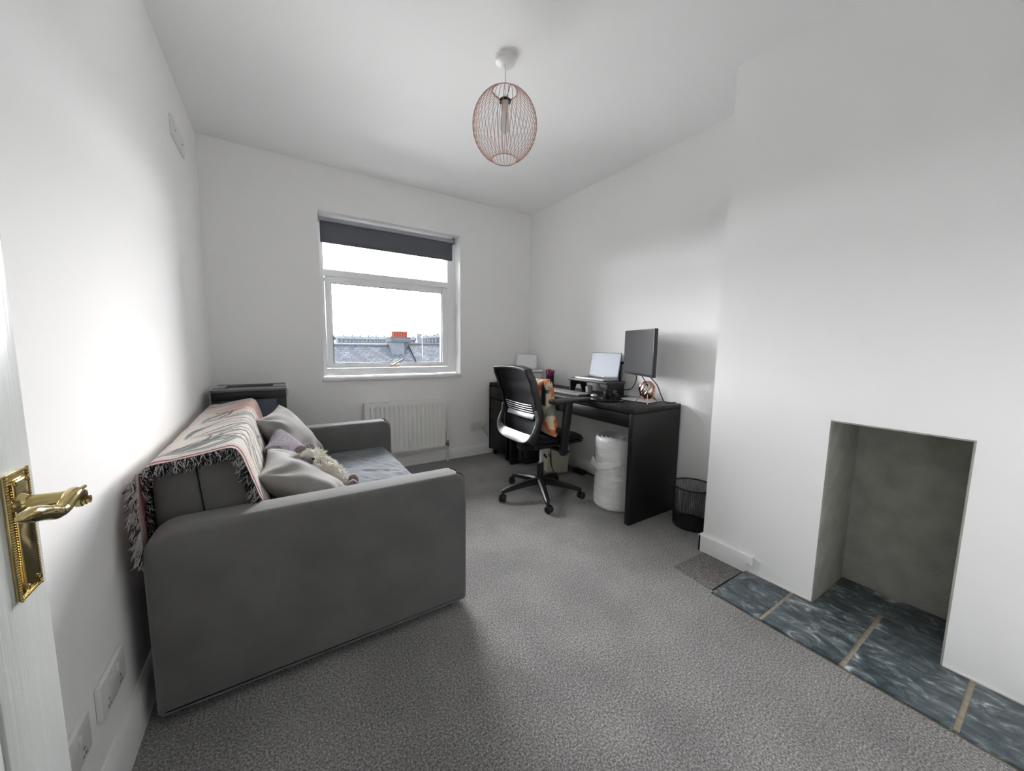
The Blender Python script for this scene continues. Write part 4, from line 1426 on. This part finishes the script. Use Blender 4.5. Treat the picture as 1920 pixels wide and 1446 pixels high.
# hooped lower support that stands off behind the mesh
m_hoop = mat('hoop_grey', (0.16, 0.162, 0.17), 0.34, 0.3)
hp = []
for i in range(41):
    t = i / 40
    a = math.pi * t
    yy = math.cos(a)
    sgn = 1 if yy >= 0 else -1
    k = abs(yy) ** 0.45
    zz = 0.705 - 0.205 * math.sin(a) ** 0.5
    off = 0.028 * math.sin(a) ** 0.6
    w = 0.205 + 0.045 * math.sin(a) ** 0.4 * (abs(yy) ** 0.4)
    hp.append((CX + back_x(zz) - 0.030 - off, BYC + sgn * k * w, zz))
band(MB(), hp, lambda t: 0.010 + 0.026 * math.sin(math.pi * t) ** 1.5, 0.006, lambda i, p: Vector((0.50, 0, 0.86)).lerp(Vector((0.95, 0, 0.25)), abs(i - 20) / 20)).build('back_hoop', m_hoop, chair, sharp=50)
# ridged lumbar pad
lum = None
for j, (z, hw, m_) in enumerate(((0.735, 0.003, m_hoop), (0.718, 0.003, m_hoop), (0.701, 0.003, m_hoop), (0.684, 0.003, m_hoop), (0.655, 0.019, m_hoop))):
    path = []
    for i in range(17):
        a = -1 + 2 * i / 16
        path.append((CX + back_x(z) - 0.035 * a * a + 0.012 - 0.012 * (1 - a * a), BYC + a * 0.165, z - 0.012 * (1 - a * a)))
    band(MB(), path, hw, 0.004, lambda i, p: Vector((0.40, 0, 0.92))).build('lumbar_rib' if j < 4 else 'lumbar_bar', m_, chair)
MB().tube(spline([(CX - 0.09, CY, 0.395), (CX - 0.17, CY - 0.004, 0.400), (CX - 0.195, BYC, 0.425), (CX - 0.190, BYC, 0.475)], 8), [0.030] * 13 + [0.026] * 12, 12).build('back_spine', m_plast, chair)
# armrests
for s in (-1, 1):
    y = CY + s * 0.275
    arm = MB().prism([(CX - 0.045, 0.40), (CX + 0.015, 0.40), (CX + 0.050, 0.750), (CX - 0.012, 0.750)], 'y', y - 0.014, y + 0.014, bev=0.006, seg=3).build('arm_post', m_plast, chair)
    MB().box((CX - 0.02, CY + s * 0.05 if s > 0 else y - 0.014, 0.395), (CX + 0.03, y + 0.014 if s > 0 else CY - 0.05, 0.418), 0.006).build('arm_bracket', m_plast, arm)
    MB().prism(rrect(CX - 0.135, y - 0.045, CX + 0.200, y + 0.045, 0.035, 8), 'z', 0.748, 0.776, bev=0.008, seg=3).build('arm_pad', m_plast, arm, sharp=50)

# patterned cushion propped on the chair seat
OR_, SG, CR2, DK = (0.66, 0.17, 0.06), (0.23, 0.235, 0.18), (0.70, 0.58, 0.40), (0.035, 0.035, 0.04)


def patch_col(u, v, sgn):
    a, b = u * 2.6, v * 3.0
    n1 = nz(a * 1.3 + 10 * sgn, b * 1.1, 2)
    n2 = nz(a * 2.1, b * 1.9 + 7 * sgn, 5)
    c = CR2
    if n1 > 0.12:
        c = SG
    if n1 < -0.26 or (n2 > 0.30):
        c = OR_
    if n2 < -0.36:
        c = DK
    return c


m_print_c = vc_mat('printed_cotton', 0.9, 0.15, 500)
cc = Vector((CX - 0.078, CY - 0.045, 0.712))
Zc = Vector((-0.16, 0, 1)).normalized()
Xc = Vector((0.05, 1, 0)).normalized()
Zc = (Zc - Xc * Zc.dot(Xc)).normalized()
Yc = Zc.cross(Xc)


def chf(sgn):
    def f(u, v):
        a, b = 2 * u - 1, 2 * v - 1
        ed = (1 - abs(a) ** 2.8) * (1 - abs(b) ** 2.8)
        th = 0.058 * max(0, ed) ** 0.28
        px = a * 0.20 * (1 - 0.07 * (1 - b * b) * abs(a))
        pz = b * 0.205 * (1 - 0.07 * (1 - a * a) * abs(b))
        return cc + Xc * px + Zc * pz + Yc * (sgn * th + 0.006 * nz(a * 3, b * 3, sgn))
    return f


mb = MB()
mb.grid(chf(1), 44, 44, lambda u, v: patch_col(u, v, 1)).grid(chf(-1), 44, 44, lambda u, v: patch_col(u, v, 2))
bmesh.ops.remove_doubles(mb.bm, verts=mb.bm.verts[:], dist=0.0004)
bmesh.ops.recalc_face_normals(mb.bm, faces=mb.bm.faces[:])
mb.build('patterned_cushion', m_print_c, label='cream, orange and sage patterned cushion propped on the office chair', cat='cushion', sharp=75)

# ------------------------------------------------------------------ bags under the desk
tote = thing('tote_bag', (2.50, 2.46, 0.0), 'cream canvas tote bag with black straps on the floor under the desk', 'bag')


def totef(u, v):
    a = 2 * math.pi * u
    sx, sy = math.cos(a), math.sin(a)
    k = 1 / max(abs(sx), abs(sy)) ** 0.75
    w = 0.105 + 0.015 * v
    l = 0.125 + 0.012 * v
    fold = 0.008 * nz(u * 9, v * 3) + 0.01 * v * math.sin(a * 2 + 1)
    ang = R(-18)
    x, y = sx * k * (w + fold), sy * k * (l + fold)
    return (2.50 + x * math.cos(ang) - y * math.sin(ang), 2.405 + x * math.sin(ang) + y * math.cos(ang), 0.003 + 0.300 * v + 0.018 * v * nz(u * 5, 2))


mb = MB()
mb.grid(totef, 48, 16, closed_u=True)
mb.bm.faces.new([mb._v(totef(i / 48, 0)) for i in range(48)][::-1])
mb.build('bag_body', m_tote, tote, sharp=60, solid=0.003)
for pts in ([(2.385, 2.40, 0.29), (2.38, 2.37, 0.25), (2.374, 2.33, 0.20), (2.372, 2.30, 0.165)], [(2.40, 2.33, 0.30), (2.385, 2.305, 0.20), (2.380, 2.285, 0.10), (2.395, 2.265, 0.03)]):
    sp = spline(pts, 6)
    band(MB(), sp, 0.014, 0.002, lambda i, p: Vector((0.3, 1, 0.2))).build('strap', m_bagblk, tote)
MB().prism([(2.335, 0.135), (2.385, 0.150), (2.375, 0.175), (2.325, 0.160)], 'x', 2.366, 2.372, bev=0.001).build('strap_buckle', m_plast, tote)


def packf(u, v):
    a = 2 * math.pi * u
    th = math.pi * v
    r = math.sin(th) ** 0.55
    k = 1 / max(abs(math.cos(a)), abs(math.sin(a))) ** 0.6
    lump_ = 1 + 0.10 * nz(u * 6, v * 5, 3)
    ct = math.cos(th)
    return (2.40 + 0.115 * r * k * math.cos(a) * lump_, 2.632 + 0.046 * r * k * math.sin(a) * lump_ - 0.0, 0.165 - 0.160 * (abs(ct) ** 0.7) * (1 if ct > 0 else -1) * (1 if ct > 0 else 1.05))


bp = thing('rucksack', (2.40, 2.62, 0.0), 'soft black rucksack slumped on the floor below the drawer unit', 'bag')
MB().grid(packf, 40, 24, closed_u=True).build('pack_body', m_bagblk, bp, sharp=70)
band(MB(), spline([(2.285, 2.620, 0.26), (2.268, 2.60, 0.18), (2.270, 2.59, 0.09), (2.29, 2.585, 0.03)], 6), 0.016, 0.003, lambda i, p: Vector((0.2, 1, 0))).build('shoulder_strap', m_bagblk, bp)
MB().box((2.275, 2.61, 0.05), (2.29, 2.655, 0.15), 0.006).build('front_pocket', m_bagblk, bp)
MB().tube(spline([(2.66, 2.30, 0.010), (2.690, 2.22, 0.008), (2.685, 2.05, 0.007), (2.690, 1.88, 0.007), (2.685, 1.72, 0.007), (2.69, 1.55, 0.007)], 8), 0.0055, 8).build('floor_cable', m_cable, label='black cable lying along the skirting under the desk', cat='cable')
MB().box((2.60, 2.13, 0.002), (2.655, 2.25, 0.040), 0.006).build('extension_block', m_plast, label='black extension block on the floor behind the tote bag', cat='extension block')

# ------------------------------------------------------------------ roll of bubble wrap
m_bub = bpy.data.materials.new('bubble_wrap')
m_bub.use_nodes = True
nt = m_bub.node_tree
b = nt.nodes['Principled BSDF']
b.inputs['Base Color'].default_value = (0.93, 0.93, 0.93, 1)
b.inputs['Roughness'].default_value = 0.22
tcn = nt.nodes.new('ShaderNodeTexCoord')
vo = nt.nodes.new('ShaderNodeTexVoronoi')
vo.inputs['Scale'].default_value = 95
nt.links.new(tcn.outputs['Object'], vo.inputs['Vector'])
bpn = nt.nodes.new('ShaderNodeBump')
bpn.inputs['Strength'].default_value = 0.5
bpn.inputs['Distance'].default_value = 0.004
bpn.invert = True
nt.links.new(vo.outputs['Distance'], bpn.inputs['Height'])
nt.links.new(bpn.outputs['Normal'], b.inputs['Normal'])
RC, RR, RH = Vector((2.405, 1.582, 0.0)), 0.150, 0.495
roll_ = thing('bubble_wrap_roll', RC, 'tall white roll of bubble wrap standing under the desk', 'roll')


def rollf(u, v):
    a = 2 * math.pi * u
    r = RR * (1 + 0.012 * nz(math.cos(a) * 2, math.sin(a) * 2, v * 7) + 0.006 * math.sin(v * 60))
    edge = 1.0
    if v < 0.05:
        edge = 0.93 + 0.07 * (v / 0.05) ** 0.5
    if v > 0.95:
        edge = 0.95 + 0.05 * ((1 - v) / 0.05) ** 0.5
    return RC + Vector((r * edge * math.cos(a), r * edge * math.sin(a), 0.003 + RH * v))


mb = MB()
mb.grid(rollf, 64, 60, closed_u=True)
mb.bm.faces.new([mb._v(rollf(i / 64, 0)) for i in range(64)][::-1])


def rolltop(u, v):
    a = 2 * math.pi * u
    q = rollf(u, 1.0)
    r = 1 - 0.74 * v
    return Vector((RC.x + (q.x - RC.x) * r, RC.y + (q.y - RC.y) * r, q.z + 0.006 * math.sin(v * 22) - 0.01 * v))


mb.grid(rolltop, 64, 18, closed_u=True)
mb.grid(lambda u, v: RC + Vector((RR * 0.25 * math.cos(6.2832 * u), RR * 0.25 * math.sin(6.2832 * u), RH - 0.008 - 0.06 * v)), 32, 2, closed_u=True)
mb.build('wound_sheet', m_bub, roll_, sharp=70)


def flap2(u, v):
    a = R(120 + 150 * u)
    z = 0.395 - 0.055 * math.sin(u * 3.1) + 0.05 * u - 0.05 * (1 - u)
    r = RR + 0.006 + 0.030 * v * (1 - u) ** 2 + 0.004 * math.sin(u * 20)
    return RC + Vector((r * math.cos(a), r * math.sin(a), z - 0.045 * v + 0.012 * nz(u * 7, v * 3)))


MB().grid(flap2, 50, 8).build('loose_end', m_bub, roll_, sharp=80, solid=0.0015)

# ------------------------------------------------------------------ mesh waste bin
bn = thing('waste_bin', (2.592, 1.112, 0.0), 'round black wire mesh waste bin beside the desk', 'bin')
BC = Vector((2.592, 1.112, 0))
m_bin = bpy.data.materials.new('bin_mesh')
m_bin.use_nodes = True
nt = m_bin.node_tree
b = nt.nodes['Principled BSDF']
b.inputs['Base Color'].default_value = (0.012, 0.012, 0.012, 1)
b.inputs['Roughness'].default_value = 0.4
rb0, rb1, hb = 0.108, 0.124, 0.262
mb = MB()
NB = 72
for k in range(NB):        # fine upright wires
    a = 2 * math.pi * k / NB
    ca, sa = math.cos(a), math.sin(a)
    mb.tube([(BC.x + rb0 * ca, BC.y + rb0 * sa, 0.006), (BC.x + rb1 * ca, BC.y + rb1 * sa, hb)], 0.0013, 3, cap=False)
for j in range(34):
    z = 0.01 + (hb - 0.012) * j / 33
    r = rb0 + (rb1 - rb0) * z / hb
    mb.tube([(BC.x + r * math.cos(q * 2 * math.pi / 48), BC.y + r * math.sin(q * 2 * math.pi / 48), z) for q in range(48)], 0.0009, 3, closed=True)
mb.build('wire_mesh', m_bin, bn, kind='stuff')
MB().tube([(BC.x + rb1 * math.cos(q * math.pi / 24), BC.y + rb1 * math.sin(q * math.pi / 24), hb) for q in range(48)], 0.0050, 8, closed=True).build('rim', m_bin, bn)
MB().lathe([(rb0 + 0.003, 0.001), (rb0 + 0.003, 0.020), (rb0 - 0.001, 0.020), (rb0 - 0.001, 0.006), (0.0, 0.006)], (BC.x, BC.y, 0), 48).build('bin_base', m_bin, bn)

# ================================================================== OUTSIDE THE WINDOW
m_slateroof = bpy.data.materials.new('slate_roof')
m_slateroof.use_nodes = True
nt = m_slateroof.node_tree
b = nt.nodes['Principled BSDF']
b.inputs['Specular IOR Level'].default_value = 0.03
b.inputs['Roughness'].default_value = 0.6
tcn = nt.nodes.new('ShaderNodeTexCoord')
br = nt.nodes.new('ShaderNodeTexBrick')
br.inputs['Color1'].default_value = (0.0035, 0.0045, 0.0065, 1)
br.inputs['Color2'].default_value = (0.0095, 0.0115, 0.0145, 1)
br.inputs['Mortar'].default_value = (0.0015, 0.002, 0.003, 1)
br.inputs['Scale'].default_value = 1.0
br.inputs['Brick Width'].default_value = 0.30
br.inputs['Row Height'].default_value = 0.22
br.inputs['Mortar Size'].default_value = 0.02
mpn = nt.nodes.new('ShaderNodeMapping')
nt.links.new(tcn.outputs['UV'], mpn.inputs['Vector'])
nt.links.new(tcn.outputs['Object'], br.inputs['Vector'])
nse = nt.nodes.new('ShaderNodeTexNoise')
nse.inputs['Scale'].default_value = 1.6
nse.inputs['Detail'].default_value = 8
nt.links.new(tcn.outputs['Object'], nse.inputs['Vector'])
mxn = nt.nodes.new('ShaderNodeMix')
mxn.data_type = 'RGBA'
mxn.blend_type = 'SOFT_LIGHT'
mxn.inputs['Factor'].default_value = 0.6
nt.links.new(br.outputs['Color'], mxn.inputs[6])
nt.links.new(nse.outputs['Fac'], mxn.inputs[7])
nt.links.new(mxn.outputs[2], b.inputs['Base Color'])
m_render = mat('pale_render', (0.0105, 0.0122, 0.0150), 0.9, var=0.12, vscale=2, spec=0.02)
m_lead = mat('dark_cap', (0.0065, 0.0075, 0.009), 0.7, spec=0.02)
m_terra = mat('terracotta', (0.024, 0.0055, 0.0035), 0.8, spec=0.02)
m_hwall = mat('far_wall', (0.017, 0.0195, 0.0225), 0.9, spec=0.02)  # far walls, roofs and greenery have pale bluish haze mixed into their colours
m_hwall2 = mat('far_wall_cream', (0.019, 0.0205, 0.022), 0.9, spec=0.02)
m_hroof = mat('far_roof', (0.0125, 0.0148, 0.0185), 0.8, spec=0.02)
m_hwin = mat('far_window', (0.006, 0.0075, 0.010), 0.3, spec=0.02)
m_green = mat('far_foliage', (0.0135, 0.0165, 0.0185), 0.95, var=0.4, vscale=0.6, bump=0.6, bscale=2, spec=0.02)
m_grass = mat('hillside_grass', (0.0155, 0.0195, 0.0205), 0.95, var=0.25, vscale=0.05, spec=0.02)

EYARD = D + 15.2
# street level and rising hillside
MB().grid(lambda u, v: (-250 + 700 * u, D + 2.5 + 420 * v, -6.2 + (0 if v < 0.15 else 14.5 * ((v - 0.15) / 0.85) ** 1.3) + 7 * max(0, u - 0.42) * max(0, v - 0.3)), 60, 60).build('ground_outside', m_grass, kind=ST, sharp=80, origin=(0, 0, -6.2))

MB().box((-30, D + 0.32, -6.25), (40, EYARD, -6.1)).build('ground_bounce_yard', mat('bounce_concrete', (0.36, 0.36, 0.355), 0.9, var=0.1, vscale=0.5), kind=ST)  # unseen pale yard, added to bounce daylight up to the ceiling
# neighbouring terrace: two slate roofs stepped, with a stack of chimney pots on the party wall
RY, EY, PITCH = D + 20.0, D + 15.0, 0.64


def neighbour(x0, x1, zr, label, off):
    t = thing('neighbour_house', ((x0 + x1) / 2, RY, -6.2), label, 'house', 'terrace roofs outside the window')
    ze = zr - PITCH * (RY - EY)
    MB().box((x0, EY + 0.3, -6.2), (x1, RY + (RY - EY) - 0.3, ze)).build('house_wall', mat('bounce_render', (0.6, 0.6, 0.58), 0.9), t)  # wall is out of view; its bright colour bounces light into the room
    # roof as a slab built in its own plane so that the slate courses follow the slope
    L = math.hypot(RY - EY, zr - ze)
    for sgn in (1, -1):
        me = MB().box((0, 0, -0.08), (x1 - x0, L, 0.0))
        r = me.build('roof_slope', m_slateroof, t, origin=(0, 0, 0))
        ang = math.atan2(zr - ze, RY - EY)
        if sgn > 0:
            r.matrix_local = Matrix.Translation(Vector((x0, EY, ze)) - ORG[t.name]) @ Matrix.Rotation(ang, 4, 'X')
        else:
            r.matrix_local = Matrix.Translation(Vector((x1, 2 * RY - EY, ze)) - ORG[t.name]) @ Matrix.Rotation(math.pi, 4, 'Z') @ Matrix.Rotation(ang, 4, 'X')
    n = int((x1 - x0) / 0.45)
    for i in range(n):
        xa = x0 + (x1 - x0) * i / n
        MB().tube([(xa + 0.005, RY, zr + 0.01), (xa + (x1 - x0) / n - 0.01, RY, zr + 0.01)], 0.09, 8).build('ridge_tile', m_lead, t)
    return t


hA = neighbour(-3.0, 7.45, 1.00, 'weathered slate roof with a chimney stack of orange pots outside the window', 0)
hB = neighbour(7.46, 16.0, 1.12, 'darker slate roof with a slim pole, its ridge slightly higher than its neighbour', 1)
stack = MB().box((6.22, RY - 0.75, -0.6), (6.98, RY + 0.4, 1.30), 0.01).build('chimney_stack', m_render, hA)
MB().box((6.18, RY - 0.82, 1.24), (7.42, RY + 0.48, 1.36), 0.01).build('corbel', m_lead, stack)
MB().box((6.22, RY - 0.75, 1.36), (7.38, RY + 0.42, 1.50), 0.01).build('stack_head', m_render, stack)
MB().prism([(6.98, 1.24), (7.38, 1.24), (6.98, 0.55)], 'y', RY - 0.5, RY + 0.3).build('side_buttress', m_render, stack)
MB().box((6.2, RY - 0.80, 1.50), (7.40, RY + 0.46, 1.555), 0.01).build('capping', m_lead, stack)
for i in range(12):
    MB().lathe([(0.072, 0.0), (0.075, 0.05), (0.066, 0.08), (0.066, 0.30), (0.076, 0.32), (0.074, 0.36), (0.05, 0.36)], (6.42 + 0.16 * (i % 6) + (0.08 if i > 5 else 0), RY - 0.40 + (0.45 if i > 5 else 0), 1.55), 14).build('chimney_pot', m_terra, stack)
MB().tube([(7.95, RY - 1.2, -3.0), (7.95, RY - 1.2, 1.80)], 0.018, 8).build('aerial_pole', mat('pole_white', (0.03, 0.03, 0.03), 0.5), hB)


# rows of far terraced houses on the hillside
def far_house(x, y, z, w, h, mw, label, group):
    t = thing('terraced_house', (x, y, z), label, 'house', group)
    MB().box((x, y, z - 5), (x + w, y + 7, z + h)).build('wall', mw, t)
    MB().prism([(y - 0.3, z + h), (y + 3.5, z + h + 2.0), (y + 7.3, z + h)], 'x', x, x + w).build('roof', m_hroof, t)
    for wx in (0.18, 0.62):
        for wz in (0.15, 0.58):
            MB().box((x + w * wx, y - 0.1, z + h * wz), (x + w * (wx + 0.22), y + 0.05, z + h * (wz + 0.28))).build('window', m_hwin, t)
    MB().box((x + w - 1.1, y + 2.8, z + h + 1.0), (x + w - 0.1, y + 4.2, z + h + 3.0)).build('chimney', m_hwall2, t)
    return t


for i in range(10):
    far_house(36.5 + i * 5.6, 285, 0.2, 5.4, 4.2, m_hwall if i % 3 else m_hwall2, 'pale house in the long far terrace behind the slate roof', 'far terrace on the hill')
for i in range(5):
    far_house(93 + i * 7.5, 275 + 3 * i, 1.2 + 0.5 * i, 6.2, 4.6, m_hwall2 if i % 2 else m_hwall, 'pale far house climbing the hill beyond the darker slate roof', 'far houses climbing the hill')
rt2 = random.Random(21)
for i in range(13):
    x = 40 + i * 7.6 + rt2.uniform(-0.4, 0.4)
    y = 320 + rt2.uniform(-5, 20)
    z = 4.4 + rt2.uniform(-0.8, 1.2) + (4.0 * (i - 5) / 6 if i > 5 else 0)
    mb = MB()
    for k in range(7):
        mb.ball((x + rt2.uniform(-1.9, 1.9), y + rt2.uniform(-1.5, 1.5), z + rt2.uniform(-1.6, 1.0)), rt2.uniform(1.0, 1.9), 9, 6)
    tr = thing('far_tree', (x, y, z - 6), 'grey-green tree on the far hill skyline', 'tree', 'skyline trees')
    mb.build('crown', m_green, tr, kind='stuff')
    MB().tube([(x, y, z - 7), (x, y, z)], 0.35, 7).build('trunk', m_lead, tr)
